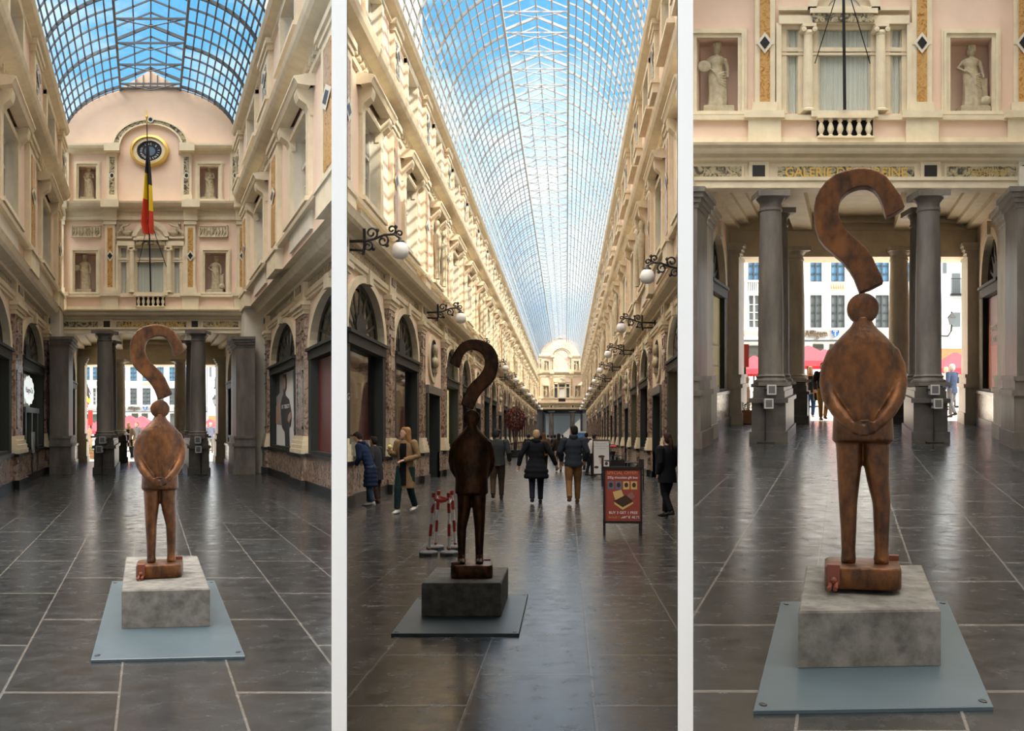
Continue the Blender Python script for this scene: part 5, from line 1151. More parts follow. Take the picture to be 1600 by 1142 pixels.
S2('face', [(.36, .92), (.40, .95), (.45, .92), (.46, .84), (.42, .77), (.37, .80)], -.08, PSKIN); S2('hand', [(.58, .44), (.66, .48), (.68, .40), (.60, .34), (.55, .38)], -.08, PSKIN)
S2('striped_shutter', [(.74, .98), (.95, .98), (.95, .50), (.78, .48)], -.088, PGREY)
S2('watch', [(.86 + .11 * math.cos(a), .32 + .115 * math.sin(a)) for a in [2 * PI * j / 28 for j in range(28)]], -.085, PGREY); S2('watch', [(.86 + .09 * math.cos(a), .32 + .095 * math.sin(a)) for a in [2 * PI * j / 28 for j in range(28)]], -.08, PAPER)
for a in (.5, 2.3): S2('watch_hand', [(.86, .325), (.86 + .07 * math.cos(a), .32 + .08 * math.sin(a)), (.865, .31)], -.075, PDARK)
walltext(WR1, t, '1X TISSOT', .17, X_(.46), Y_(.53), -.078, LETW, 2.4)
t = board(WR1, 'opening_notice', 'dark red OPENING SOON board in the nearest right shop front, left view', 'poster', 20.0, 24.9, .88, 3.18, -.10, MAROON)
walltext(WR1, t, 'OPENING', .20, 22.0, 2.12, -.097, LETW, 2.3); walltext(WR1, t, 'SOON', .20, 22.0, 1.85, -.097, LETW, 2.3)
for W_, vc, hv, k, place in ((PV[1], 39.6, 1.9, .95, 'left'), (PV[3], 27.4, 1.6, 1.13, 'right')):
    t = board(W_, 'opening_notice', 'orange red OPENING SOON board inside the right side of the portico, %s view' % place, 'poster', vc - hv + .1, vc + hv - .1, .88 * k, 3.18 * k, -.10, ORRED)
    sheet(W_, t, 'upper_panel', [(vc - hv + .1, 2.0 * k), (vc + hv - .1, 2.0 * k), (vc + hv - .1, 3.18 * k), (vc - hv + .1, 3.18 * k)], -.097, M('poster_plum', (.24, .05, .05), .4))
    sheet(W_, t, 'bright_wedge', [(vc - hv + .1, .9 * k), (vc - hv * .1, .9 * k), (vc - hv * .2, 1.75 * k)], -.094, ORLT); sheet(W_, t, 'bright_wedge', [(vc + hv * .5, .9 * k), (vc + hv * .8, .9 * k), (vc + hv * .75, 2.5 * k), (vc + hv * .6, 2.6 * k)], -.094, ORLT)
    walltext(W_, t, 'OPENING', .20 * k, vc, 2.35 * k, -.09, LETW, 1.9); walltext(W_, t, 'SOON', .20 * k, vc, 2.08 * k, -.09, LETW, 1.9)
for W_, vc, hv, k, place in ((PV[0], 39.6, 1.9, .95, 'left'), (PV[2], 27.4, 1.6, 1.13, 'right')):
    t = board(W_, 'shop_display', 'ochre lit display behind the glass on the left side of the portico, %s view' % place, 'display', vc - hv + .1, vc + hv - .1, .88 * k, 3.18 * k, -.08, M('ochre_display', (.34, .27, .09), .6, var=.4, scale=2, emit=.2))
    for j in range(3): sheet(W_, t, 'shelf', [(vc - hv + .2, (1.0 + .5 * j) * k), (vc + hv - .2, (1.0 + .5 * j) * k), (vc + hv - .2, (1.04 + .5 * j) * k), (vc - hv + .2, (1.04 + .5 * j) * k)], -.07, CREAMBOX)
    sheet(W_, t, 'price_card', [(vc - hv * .7, 1.1 * k), (vc + hv * .2, 1.1 * k), (vc + hv * .2, 1.4 * k), (vc - hv * .7, 1.4 * k)], -.06, M('yellow_card', (.75, .55, .04), .5))
# ice cream shop on the left of the left view
t = board(WL1, 'shop_interior', 'pale shop interior behind the left arched front, left view', 'display', 27.9, 33.1, .88, 3.18, -.36, M('glowing_pale_board', (.36, .33, .25), .6, var=.5, scale=1.2, emit=.3))  # pale tone and glow stand for glass reflections and the lit room
t = board(WL1, 'shop_interior', 'brown glowing backdrop behind the nearest left arched front, left view', 'display', 20.0, 25.1, .88, 3.18, -.36, M('glowing_brown_board', (.26, .20, .13), .6, var=.5, scale=1.2, emit=.2))  # self-lit board added to lift the black bay
t = thing('round_shop_sign', 'round white ice cream sign hanging in the left shop window, left view', 'sign', (0, 0, 0))
SG = M('white_sign', (.80, .86, .84), .5, emit=.45); vc, zc = 30.2, 2.62
sheet(WL1, t, 'disc', [(vc + (1.28 + .06 * math.cos(12 * a)) * math.cos(a), zc + (.42 + .02 * math.cos(12 * a)) * math.sin(a)) for a in [2 * PI * j / 96 for j in range(96)]], -.05, SG)
walltext(WL1, t, 'H\u00e4agen-Da', .24, vc, zc - .07, -.045, M('sign_dark_red', (.10, .02, .02), .5), 1.75)
dr = thing('shop_door', 'dark double glazed door of the left shop, left view', 'door', (0, 0, 0)); WL1.st = 0
def dbox(name, d0, d1, v0, v1, z0, z1, m): b = MB(G1); WL1.bx(d0, d1, v0, v1, z0, z1, 0, b); return b.build(name, m, dr)
for v in (28.0, 29.5, 31.0): dbox('stile', -.1, .12, v - .14, v + .14, .02, 2.0, FRAME)
dbox('head', -.1, .14, 27.8, 31.2, 1.95, 2.1, TRANS); dbox('kick_plate', -.08, .10, 28, 31, .02, .25, FRAME); dbox('pane', .02, .04, 28.1, 29.4, .3, 1.95, GLASS); dbox('pane', .02, .04, 29.6, 30.9, .3, 1.95, GLASS)
dbox('handle', .12, .17, 29.28, 29.34, .8, 1.4, SILV); dbox('handle', .12, .17, 29.66, 29.72, .8, 1.4, SILV)
# displays along the middle arcade
k2 = 1.18
for W_, i, m, side, lab in ((WR2, 1, WARM, 'right', 'amber lit'), (WL2, 3, YEL, 'left', 'yellow lit'), (WR2, 4, WARM, 'right', 'amber lit'), (WL2, 1, MAR2, 'left', 'maroon'), (WL2, 0, MAR2, 'left', 'maroon'), (WR2, 6, YEL, 'right', 'yellow lit')):
    vc = A2[i][0]
    t = board(W_, 'shop_display', '%s display in the %s shop window along the %s wall, middle view' % (lab, ORD[sum(1 for q in A2[:i] if q[2] == 'A')], side), 'display', vc - 2.2, vc + 2.2, .9 * k2, 3.15 * k2, -.36, m, None)
    if lab == 'maroon':
        rnd = random.Random(i)
        sheet(W_, t, 'hanging_panel', [(vc - 1.2, 1.7), (vc + .5, 1.6), (vc + 1.4, 3.2), (vc - .5, 3.4)], -.30, GOLDBOX)
        for j in range(9):
            v, z = vc - 1.8 + .42 * j, 1.12; hh = rnd.uniform(.2, .5); b = MB(G2, W_.clip); W_.st = 0; W_.bx(-.28, -.16, v, v + .34, z, z + hh, 0, b); b.build('gift_box', rnd.choice([GOLDBOX, CREAMBOX, MAR2]), t)
# ------------------------------------------------------------------ wall lanterns
GLOBE = M('opal_globe', (.80, .78, .75), .35)
def lantern(reach=.85, back=True):
    t = thing('wall_lantern', 'x', 'lantern')
    b = MB(); c = lambda s, e: [(.62 + s * x, 0, z + e) for x, z in ()]
    def spiral(cx, cz, r0, turns, d, n=18, ph=0): return [(cx + r0 * (1 - .75 * i / n) * math.cos(ph + d * turns * 2 * PI * i / n), 0, cz + r0 * (1 - .75 * i / n) * math.sin(ph + d * turns * 2 * PI * i / n)) for i in range(n + 1)]
    b.tube([(0, 0, .0), (.25, 0, .06), (.5, 0, .16), (.72, 0, .17), (.85, 0, .08)], .03, 6)
    for cx, cz, r, d, ph in ((.20, .20, .15, 1, -1.5), (.46, .02, .14, -1, 1.5), (.66, .28, .11, 1, -2), (.12, -.10, .12, -1, 1.8), (.84, .19, .09, -1, -1.5)): b.tube(spiral(cx, cz, r, 1.3, d, ph=ph), .024, 6)
    for x, z in ((.33, .26), (.55, -.08), (.75, .34), (.24, -.16)): b.ball((x, 0, z), (.045, .03, .05), 8, 6)
    b.tube([(0, 0, -.3), (.04, 0, -.1), (.03, 0, .3)], .035, 6); (b.tube([(-.46, 0, 0), (.1, 0, .02)], .035, 6), b.tube([(-.46, 0, -.18), (0, 0, -.2)], .03, 6), b.box(-.48, -.43, -.1, .1, -.3, .12)) if back else None; b.build('bracket', IRON, t)
    b = MB(); b.lathe([(.03, .1), (.05, .05), (.10, .02), (.11, -.02)], (.85, 0), 16); b.build('fitting', IRON, t, 50)
    b = MB(); b.lathe([(.10, -.02), (.15, -.06), (.185, -.14), (.20, -.20), (.19, -.28), (.15, -.35), (.08, -.385), (.02, -.39)], (.85, 0), 22); b.build('globe', GLOBE, t, 60)
    return t
ln = lantern(); first = True
for side, W_, vs, off in (('left', WL2, [23.4 + 13.4 * i for i in range(11)], 0), ('right', WR2, [27.2 + 12.9 * i for i in range(11)], 1)):
    for i, v in enumerate(vs):
        u = W_.U[0] - W_.sgn * .45 if side == 'left' else W_.U[0] - W_.sgn * .5
        sc_ = 1.0
        p = G2.W(u, v, 6.05); o = ln if first else dup(ln, p)
        o.location = p; o.rotation_euler = (0, 0, 0 if side == 'left' else PI); first = False
        o['label'] = 'black scrolled bracket lantern with white globe, %s along the %s wall, middle view' % (ORD[i], side); o['group'] = 'globe lanterns along the arcade walls'
# ------------------------------------------------------------------ things standing in the middle arcade
WOODB = M('black_board_frame', (.014, .013, .013), .4)
def a_board(label, g, x, y, w, h, leg, face, rz):
    t = thing('sandwich_board', label, 'sign board', floor_pt(g, x, y), rz)
    tl = .10
    P = lambda x, z, d: (x, z * tl - d, z)
    def bar(b, x0, x1, z0, z1, d0, d1): b.add([P(x0, z0, d0), P(x1, z0, d0), P(x1, z0, d1), P(x0, z0, d1), P(x0, z1, d0), P(x1, z1, d0), P(x1, z1, d1), P(x0, z1, d1)], [(3, 2, 1, 0), (4, 5, 6, 7), (0, 1, 5, 4), (1, 2, 6, 5), (2, 3, 7, 6), (3, 0, 4, 7)])
    b = MB(); bar(b, -w / 2, w / 2, leg, h, 0, .02); b.build('panel', face, t)
    b = MB(); f = .03
    bar(b, -w / 2 - f, w / 2 + f, h - .01, h + f, -.01, .035); bar(b, -w / 2 - f, w / 2 + f, leg - f, leg + .01, -.01, .035)
    bar(b, -w / 2 - f, -w / 2, leg - f, h + f, -.01, .035); bar(b, w / 2, w / 2 + f, leg - f, h + f, -.01, .035); b.build('frame', WOODB, t)
    for sx in (-1, 1):
        b = MB(); x_ = sx * (w / 2 + .01); bar(b, x_ - .018, x_ + .018, 0, leg, -.01, .03); b.build('leg', WOODB, t)
        b = MB(); b.tube([(x_, tl * h + .02, h * .98), (x_, tl * h + .30, 0)], .018, 6); b.build('rear_leg', WOODB, t)
    def wr(s, size, z, m, x0=0, wx=1.0): return text('letters', s, size, m, lambda x, y, hh: P(x0 + x, z + y, .022 + hh), t, .001, wx=wx)
    def patch(nm, pts, m, d=.0215): b = MB(); n = len(pts); b.add([P(x, z, d) for x, z in pts] + [P(x, z, d - .002) for x, z in pts], [tuple(range(n)), tuple(range(2 * n - 1, n - 1, -1))] + [(i, (i + 1) % n, n + (i + 1) % n, n + i) for i in range(n)]); return b.build(nm, m, t)
    return t, wr, patch
REDP = M('red_poster', (.30, .055, .035), .5); ORL = M('orange_letters', (.75, .30, .12), .5); BROWNP = M('chocolate_brown', (.05, .025, .015), .5); YELP = M('pale_gold_card', (.62, .42, .16), .5); BLUEP = M('blue_grey_print', (.12, .15, .22), .5)
t, wr, patch = a_board('red SPECIAL OFFER chocolate sandwich board on black legs, right side of the middle view', G2, 973, 836, .57, 1.08, .22, REDP, D2(-4))
wr('SPECIAL OFFER!', .072, .985, ORL); wr('235g chocolate gift box', .052, .915, LETW); wr('BUY 3 GET 1 FREE', .058, .345, LETW, .01, 1.02); wr('4x16,25 =', .045, .275, ORL, -.14); wr('65,-', .045, .275, LETW, .03); wr('\u20ac 48,75', .058, .27, LETW, .18)
patch('struck_line', [(-.03, .272), (.08, .305), (.08, .312), (-.03, .279)], LETW, .024)
for j in range(4):
    x = -.19 + .125 * j; patch('praline_picture', [(x - .05, .74), (x + .05, .74), (x + .05, .87), (x - .05, .87)], YELP if j > 1 else BLUEP); patch('praline_picture', [(x + .032 * math.cos(a), .81 + .04 * math.sin(a)) for a in [2 * PI * q / 12 for q in range(12)]], BROWNP, .0225)
patch('box_picture', [(-.16, .70), (-.02, .735), (.03, .60), (-.12, .57)], YELP); patch('box_picture', [(-.15, .55), (.05, .65), (.17, .55), (.0, .43)], BROWNP, .0225); patch('box_picture', [(-.13, .50), (.0, .41), (.17, .51), (.17, .54), (0, .45), (-.14, .54)], YELP, .023); patch('box_picture', [(.07, .64), (.15, .70), (.20, .62), (.12, .57)], M('mauve_card', (.28, .13, .12), .5))
t, wr, patch = a_board('white hot chocolate sandwich board standing behind the red one, middle view', G2, 940, 747, .60, 1.45, .16, M('white_poster', (.66, .65, .64), .5), D2(3))
for j, s in enumerate(('HOT CHOCOLATE', 'HOT AND READY TO DRINK', 'TO TAKE AWAY')): wr(s, .055, 1.30 - .09 * j, PGREY, 0, .9)
patch('cup_picture', [(-.06, .55), (.08, .55), (.11, .80), (-.10, .80)], M('cream_cup', (.55, .42, .38), .5)); patch('cup_picture', [(.005 + .13 * math.cos(a), .83 + .05 * math.sin(a)) for a in [2 * PI * q / 16 for q in range(16)]], BROWNP, .0225)
patch('praline_picture', [(-.2 + .09 * math.cos(a), .42 + .05 * math.sin(a)) for a in [2 * PI * q / 14 for q in range(14)]], BROWNP); patch('praline_picture', [(.19 + .06 * math.cos(a), .56 + .07 * math.sin(a)) for a in [2 * PI * q / 14 for q in range(14)]], BROWNP)
# barrier posts
RED = M('barrier_red', (.36, .03, .02), .45); WHT = M('barrier_white', (.72, .70, .68), .45); RUBB = M('grey_rubber', (.09, .09, .09), .7)
tops = []
for i, (x, y, lx, ly, wd) in enumerate(((669.5, 868, .07, .02, 'front left'), (680, 859, .05, -.03, 'rear left'), (702, 868, -.01, .03, 'front right'), (712, 859, -.05, -.02, 'rear right'))):
    p = floor_pt(G2, x, y); t = thing('barrier_post', 'striped barrier post, %s of the four beside the bronze man, middle view' % wd, 'barrier post', p, group='striped barrier posts')
    n = 8; b = MB(); b.loft([[(r * math.cos(2 * PI * (j + .5) / n), r * 1.15 * math.sin(2 * PI * (j + .5) / n), z) for j in range(n)] for r, z in ((.133, 0), (.133, .045), (.12, .06), (.03, .075))]); b.build('foot', RUBB, t)
    hh = .80; f = lambda z: (lx * z / hh, ly * z / hh, z)
    zs = [.06, .10, .26, .42, .57, .70, .80]
    for j in range(len(zs) - 1):
        b = MB(); b.tube([f(zs[j]), f(zs[j + 1])], .021, 12); b.build('red_band' if j % 2 == 0 else 'white_band', RED if j % 2 == 0 else WHT, t)
    b = MB(); b.tube([f(.78), f(.84)], .026, 12); b.build('top_cap', RED, t); tops.append(Vector(p) + Vector(f(.76)))
t = thing('barrier_tape', 'red and white tape tied in a bundle around the tops of the barrier posts', 'tape', tops[0])
order = [0, 2, 3, 1, 0, 3, 1, 2]
for j in range(len(order) - 1):
    a, c = tops[order[j]] - tops[0], tops[order[j + 1]] - tops[0]; m = (a + c) / 2 + Vector((.01 * (j % 3), -.01, -.035 - .015 * (j % 2)))
    b = MB(); hgt = .022
    prev = [a, a * .5 + m * .5 + Vector((0, 0, -.008)), m, m * .5 + c * .5 + Vector((0, 0, -.008)), c]
    for p, q in zip(prev, prev[1:]):
        b.add([tuple(p + Vector((0, -.03, -hgt))), tuple(q + Vector((0, -.03, -hgt * .6))), tuple(q + Vector((0, -.026, hgt))), tuple(p + Vector((0, -.026, hgt * .7))), tuple(p + Vector((0, -.024, -hgt))), tuple(q + Vector((0, -.024, -hgt * .6))), tuple(q + Vector((0, -.022, hgt))), tuple(p + Vector((0, -.022, hgt * .7)))], [(0, 1, 2, 3), (7, 6, 5, 4), (0, 1, 5, 4), (2, 3, 7, 6)])
    b.build('red_length' if j % 2 == 0 else 'white_length', RED if j % 2 == 0 else WHT, t)
b = MB(); b.add([(-.02, -.03, 0), (.02, -.03, -.01), (-.03, -.035, -.12), (-.07, -.03, -.11), (-.02, -.024, 0), (.02, -.024, -.01), (-.03, -.028, -.12), (-.07, -.024, -.11)], [(0, 1, 2, 3), (7, 6, 5, 4), (0, 3, 7, 4), (1, 2, 6, 5)]); b.build('loose_end', WHT, t)
# red leaved tree far along the left wall
LEAFR = M('red_leaves', (.16, .035, .022), .7, var=.5, scale=5)
t = thing('red_tree', 'bushy tree with rust red leaves in a tub far along the left wall, middle view', 'tree', G2.W(-4.0, 80, 0))
b = MB(); b.lathe([(.32, 0), (.40, .05), (.44, .5), (.46, .55), (.40, .56)], n=20); b.build('tub', M('dark_tub', (.03, .03, .03), .6), t, 50)
b = MB()
for i in range(4): b.tube([(.08 * math.cos(i * 1.6), .08 * math.sin(i * 1.6), .5), (.12 * math.cos(i * 1.6), .12 * math.sin(i * 1.6), 1.5), (.35 * math.cos(i * 1.6), .35 * math.sin(i * 1.6), 2.7)], [.05, .04, .02], 6)
b.build('trunk', M('bark', (.04, .025, .018), .8), t)
b = MB(); rnd = random.Random(3)
for i in range(1500):
    a, c, r = rnd.uniform(0, 2 * PI), math.acos(rnd.uniform(-1, 1)), rnd.uniform(.55, 1.0) ** .6
    p = Vector((.85 * r * math.sin(c) * math.cos(a), .85 * r * math.sin(c) * math.sin(a), 2.95 + 1.0 * r * math.cos(c))) * (1)
    d1, d2 = Vector((rnd.uniform(-1, 1), rnd.uniform(-1, 1), rnd.uniform(-1, 1))).normalized() * .10, Vector((rnd.uniform(-1, 1), rnd.uniform(-1, 1), rnd.uniform(-1, 1))).normalized() * .05
    b.add([tuple(p - d1), tuple(p + d2), tuple(p + d1), tuple(p - d2)], [(0, 1, 2, 3)])
b.build('foliage', LEAFR, t)
# blue poster stand
t = thing('poster_stand', 'blue poster on a white stand in the distance right of the middle arcade', 'sign', floor_pt(G2, 906, 733))
b = MB(); b.box(-.30, .30, -.03, .03, .7, 1.85); b.build('board', M('white_board', (.7, .7, .7), .5), t); b = MB(); b.box(-.25, .25, -.04, -.03, .95, 1.78); b.build('print', M('blue_print', (.02, .08, .30), .5, col2=(.15, .35, .6), scale=2), t)
b = MB(); b.box(-.04, .04, -.03, .03, .03, .7); b.build('post', IRON, t); b = MB(); b.box(-.28, .28, -.2, .2, 0, .03); b.build('foot', IRON, t)
# cafe tables on the right
CLB = M('dark_tablecloth', (.03, .022, .02), .8)
def cafe_table(label, p):
    t = thing('cafe_table', label, 'table', p, group='cafe tables along the right wall, middle view')
    b = MB(); b.box(-.4, .4, -.4, .4, .72, .75); b.build('table_top', CLB, t); b = MB(); b.tube([(0, 0, .03), (0, 0, .72)], .035, 8); b.build('pedestal', IRON, t); b = MB(); b.box(-.25, .25, -.25, .25, 0, .03); b.build('foot', IRON, t)
    return t
def cafe_chair(label, p, rz):
    t = thing('cafe_chair', label, 'chair', p, rz, 'cafe chairs along the right wall, middle view')
    b = MB(); b.box(-.21, .21, -.21, .21, .43, .47); b.build('seat', WOODB, t); b = MB(); b.box(-.21, .21, .19, .22, .6, .92); b.build('backrest', WOODB, t)
    for x in (-.19, .19):
        for y in (-.19, .2): b = MB(); b.box(x - .017, x + .017, y - .017, y + .017, 0, .43 if y < 0 else .9); b.build('leg', WOODB, t)
    return t
for i, (x, y) in enumerate(((963, 752), (958, 737), (953, 727), (978, 757))): cafe_table('dark clothed cafe table, %s from the viewer beside the right wall' % ('second', 'third', 'last', 'nearest')[i], floor_pt(G2, x, y))
for i, (x, y, r) in enumerate(((951, 759, 90), (992, 765, -80), (948, 741, 100), (970, 743, -90), (968, 768, 10))): cafe_chair('dark cafe chair %s, middle view' % ('left of the second cafe table', 'at the far right of the nearest table', 'left of the third cafe table', 'right of the third cafe table', 'in front of the nearest cafe table')[i], floor_pt(G2, x, y), D2(r))
p = floor_pt(G2, 958, 737); fp = thing('flower_pot', 'small pot of red flowers on a cafe table on the right, middle view', 'flower pot', (p[0], p[1], p[2] + .755))
b = MB(); b.lathe([(.08, 0), (.11, .16), (.12, .18)], n=14); b.build('pot', WOODB, fp, 50); b = MB()
for i in range(60): a = i * 2.4; r = .16 * math.sqrt(i / 60); b.ball((r * math.cos(a), r * math.sin(a), .32 + .12 * math.cos(r * 7)), .035, 6, 5)
b.build('blossoms', M('red_blossom', (.45, .02, .03), .6), fp)
pp(G2, 921, 744, 'waiter in white shirt and dark hat bending over a cafe table, middle view', h=1.70, rz=D2(-70), coat=(.55, .50, .47), hem=.86, legs=(.02, .02, .02), hair=(.02, .02, .02), style='cap', lean=.30, stride=.1, vox=.016)
pp(G2, 932, 735, 'person in dark clothes low beside the white sandwich board, middle view', h=1.35, rz=D2(90), coat=(.03, .03, .035), hem=.6, legs=(.02, .02, .02), hair=(.05, .03, .02), stride=.05, vox=.018)
# far end of the middle arcade
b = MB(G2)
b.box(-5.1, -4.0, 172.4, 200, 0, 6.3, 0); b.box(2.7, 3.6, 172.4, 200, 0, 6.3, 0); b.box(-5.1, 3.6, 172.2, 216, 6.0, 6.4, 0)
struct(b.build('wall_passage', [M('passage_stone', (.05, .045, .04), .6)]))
b = MB(G2); b.box(-8, 7, 216, 217, 0, 14, 0); struct(b.build('wall_beyond', M('beyond_stone', (.22, .20, .17), .7)))
for i, u in enumerate((-2.55, 1.0)):
    c = make_column(5.9, .42, 'dark column under the far end wall, %s of the two, middle view' % ('left', 'right')[i], 'far end columns, middle view'); c.location = G2.W(u, 172.6, .02)

src = [o for o in C.objects if o.name == 'niche_statue'][0]
for i, (x, y, w_) in enumerate(((134, 457, 'lower left'), (336, 457, 'lower right'), (136, 312, 'upper left'), (327, 312, 'upper right'))):
    q = G2.W(U2(x), 172 + .2, Z2(y)); dup(src, q, label='tiny robed stone figure in the %s niche of the far end wall, middle view' % w_, group='far niche figures, middle view', scale=(Z2(400) - Z2(457)) / (Z1(400) - Z1(457)))
# ------------------------------------------------------------------ the street beyond the porticoes
FACW = M('white_facade', (.74, .74, .72), .7, var=.06, scale=.8); SASH = M('dark_sash', (.05, .06, .07), .4); PANEB = M('blue_sky_pane', (.10, .22, .36), .08); PANEG = M('grey_pane', (.11, .13, .14), .1); TAN = M('tan_sign', (.12, .075, .04), .6); BRICK = M('orange_brick', (.40, .16, .07), .8, var=.2)
def street_front(g, v, X, Y, place):
    """white house front across the street, drawn in elevation units"""
    U = lambda x: g.u(X(x), v); Z = lambda y: g.z(Y(y), v)
    o = g.W(U(1310), v, 0); t = thing('white_house', 'long white house front with tall dark windows across the sunny street, %s view' % place, 'building', o)
    L_ = lambda p: tuple(a - c for a, c in zip(g.W(*p), o))
    b = MB(L_); z0 = 0
    wins = []
    for x0, x1 in ((1143, 1161), (1169, 1187), (1203, 1221), (1236, 1254), (1266, 1284), (1298.5, 1320), (1336, 1354), (1368, 1389), (1405, 1423), (1440, 1458)):
        wins += [(x0, x1, 386, 440), (x0, x1, 461, 512), (x0, x1, 318, 366)]
    zc = [(U(a), U(c), Z(f), Z(e)) for a, c, e, f in wins]
    for r in rects_with_holes(U(1085), U(1466), Z(600), Z(270), zc): b.quad((r[0], v, r[2]), (r[1], v, r[2]), (r[1], v, r[3]), (r[0], v, r[3]))
    bx = lambda x0, x1, y0, y1, d0, d1, mt=0: b.box(*sorted((U(x0), U(x1))), v - d1, v - d0, *sorted((Z(y0), Z(y1))), mt)
    bx(1085, 1466, 598, 614, 0, .2); bx(1085, 1466, 513, 516, 0, .35); bx(1085, 1466, 531, 534, 0, .5, 1); bx(1085, 1466, 378, 381, 0, .2); bx(1085, 1466, 268, 274, 0, .5); bx(1085, 1466, 534, 536, -.2, .3, 0)
    for x in (1135, 1165, 1195, 1228, 1260, 1291, 1327, 1361, 1396, 1431, 1464): bx(x - 1.6, x + 1.6, 380, 513, 0, .14)
    b.box(U(1085), U(1466), v + 3, v + 3.1, 0, Z(268), 0); bx(1085, 1466, 268, 270, -3, 0)
    b.build('wall', [FACW, SASH], t)
    for a, c, e, f in wins:
        w_ = MB(L_); q = lambda x0, x1, y0, y1, d0, d1: w_.box(*sorted((U(x0), U(x1))), v - d1, v - d0, *sorted((Z(y0), Z(y1))))
        for x0, x1 in ((a, a + 1), (c - 1, c), ((a + c) / 2 - 1, (a + c) / 2 + 1)): q(x0, x1, e, f, -.2, .0)
        for y in (e, e + (f - e) * .28, e + (f - e) * .52, e + (f - e) * .76, f - 1): q(a, c, y, y + .7, -.2, -.05)
        wo = w_.build('window', [FACW if e > 450 and a < 1200 else SASH], t)
        w_ = MB(L_); w_.quad((U(a), v + .15, Z(f)), (U(c), v + .15, Z(f)), (U(c), v + .15, Z(e)), (U(a), v + .15, Z(e))); w_.build('pane', PANEB if e < 450 else PANEG, wo)
    for x0, x1 in ((1298, 1321),):
        w_ = MB(L_); w_.box(U(x0), U(x1), v - .12, v, *sorted((Z(441), Z(453)))); 
        for j in range(6): w_.ball((U(x0 + 2.5 + 3.6 * j), v - .12, Z(447)), (.09, .08, .2), 8, 6)
        w_.build('carved_panel', M('tan_relief', (.42, .33, .24), .8), t)
    for x0, x1 in ((1168, 1187), (1142, 1161)):
        w_ = MB(L_)
        for j in range(7): xx = x0 + (x1 - x0) * j / 6; w_.box(U(xx - .7), U(xx + .7), v - .3, v - .1, *sorted((Z(440), Z(455))))
        w_.box(U(x0 - 1), U(x1 + 1), v - .35, v, *sorted((Z(438), Z(441)))); w_.box(U(x0 - 1), U(x1 + 1), v - .35, v, *sorted((Z(455), Z(458)))); w_.build('balcony_rail', FACW, t)
    for x0, x1, y0, y1 in ((1150, 1200, 540, 580), (1210, 1256, 545, 600), (1270, 1287, 538, 552), (1296, 1312, 538, 552), (1330, 1352, 538, 600), (1370, 1400, 538, 600), (1415, 1440, 545, 600)):
        w_ = MB(L_); w_.box(U(x0), U(x1), v - .12, v + .1, *sorted((Z(y0), Z(y1)))); w_.build('shop_front', M('dark_shop_front', (.05, .055, .05), .3), t)
    sz = abs(Z(513) - Z(528))
    fl = lambda x0, y0: (lambda x, y, h: tuple(a - c for a, c in zip(g.W(U(x0) + x, v - .1 - h, Z(y0) + y), o)))
    text('letters', 'Affligem', sz * .95, TAN, fl(1275.5, 526), t, .03, font='bold', wx=.76); text('letters', 'Affligem', sz * .98, TAN, fl(1343, 525), t, .03, font='bold', wx=.82)
    w_ = MB(L_); c = [(U(x), Z(y)) for x, y in ((1299.5, 512.5), (1311, 512.5), (1311, 520), (1309, 524), (1305.3, 527), (1301.5, 524), (1299.5, 520))]; w_.prism(c, v - .18, v - .1); w_.build('shield', M('blue_shield', (.02, .13, .48), .4), t)
    w_ = MB(L_); w_.box(U(1304.6), U(1306), v - .2, v - .18, *sorted((Z(514), Z(525)))); w_.box(U(1302), U(1308.6), v - .2, v - .18, *sorted((Z(517), Z(518.6)))); w_.build('shield_emblem', FACW, t)
    # neighbour on the right
    t2 = thing('corner_house', 'pale house with iron balcony and brick ground floor at the street corner, %s view' % place, 'building', g.W(U(1500), v - 1.5, 0)); o2 = Vector(t2.location)
    L2 = lambda p: tuple(Vector(g.W(*p)) - o2); vv = v - 1.5
    w_ = MB(L2); w_.box(U(1467), U(1600), vv, vv + 4, 0, Z(270)); w_.build('wall', M('cool_white_facade', (.62, .68, .74), .7), t2)
    w_ = MB(L2); w_.box(U(1467), U(1600), vv - .1, vv, *sorted((Z(545), Z(572)))); w_.build('brick_band', BRICK, t2)
    for x0, x1, y0, y1 in ((1484, 1497, 490, 512), (1484, 1497, 430, 462), (1500, 1514, 470, 520), (1470, 1476, 395, 430), (1478, 1492, 575, 600)): w_ = MB(L2); w_.box(U(x0), U(x1), vv - .05, vv, *sorted((Z(y0), Z(y1)))); w_.build('window', PANEG, t2)
    w_ = MB(L2); w_.box(U(1481), U(1508), vv - .8, vv, *sorted((Z(462), Z(465))))
    for j in range(10): x = 1481 + 3 * j; w_.box(U(x - .3), U(x + .3), vv - .8, vv - .75, *sorted((Z(462), Z(440))))
    w_.box(U(1481), U(1508), vv - .82, vv - .75, *sorted((Z(440), Z(439)))); w_.build('iron_balcony', IRON, t2)
    # street lantern on its arm
    vl = v - 6; lp = g.W(g.u(X(1487), vl), vl, g.z(Y(500), vl)); lt = thing('street_lantern', 'old black street lantern on a wall arm at the right of the street, %s view' % place, 'street lantern', lp)
    r = .20; w_ = MB(); w_.loft([[(s_ * c_[0], s_ * c_[1], z) for c_ in ((-1, -1), (1, -1), (1, 1), (-1, 1))] for s_, z in ((r * .55, -.32), (r, .16))]); w_.build('glass_box', PANEG, lt)
    w_ = MB(); w_.loft([[(s_ * c_[0], s_ * c_[1], z) for c_ in ((-1, -1), (1, -1), (1, 1), (-1, 1))] for s_, z in ((r * 1.15, .16), (r * .5, .38), (r * .15, .48))]); w_.ball((0, 0, .52), .06); w_.build('cap', IRON, lt)
    w_ = MB(); w_.tube([(0, 0, -.32), (.1, .3, -.7), (.6, 2, -.9), (1.0, 4.7, -.6)], .06, 6); w_.build('arm', IRON, lt)
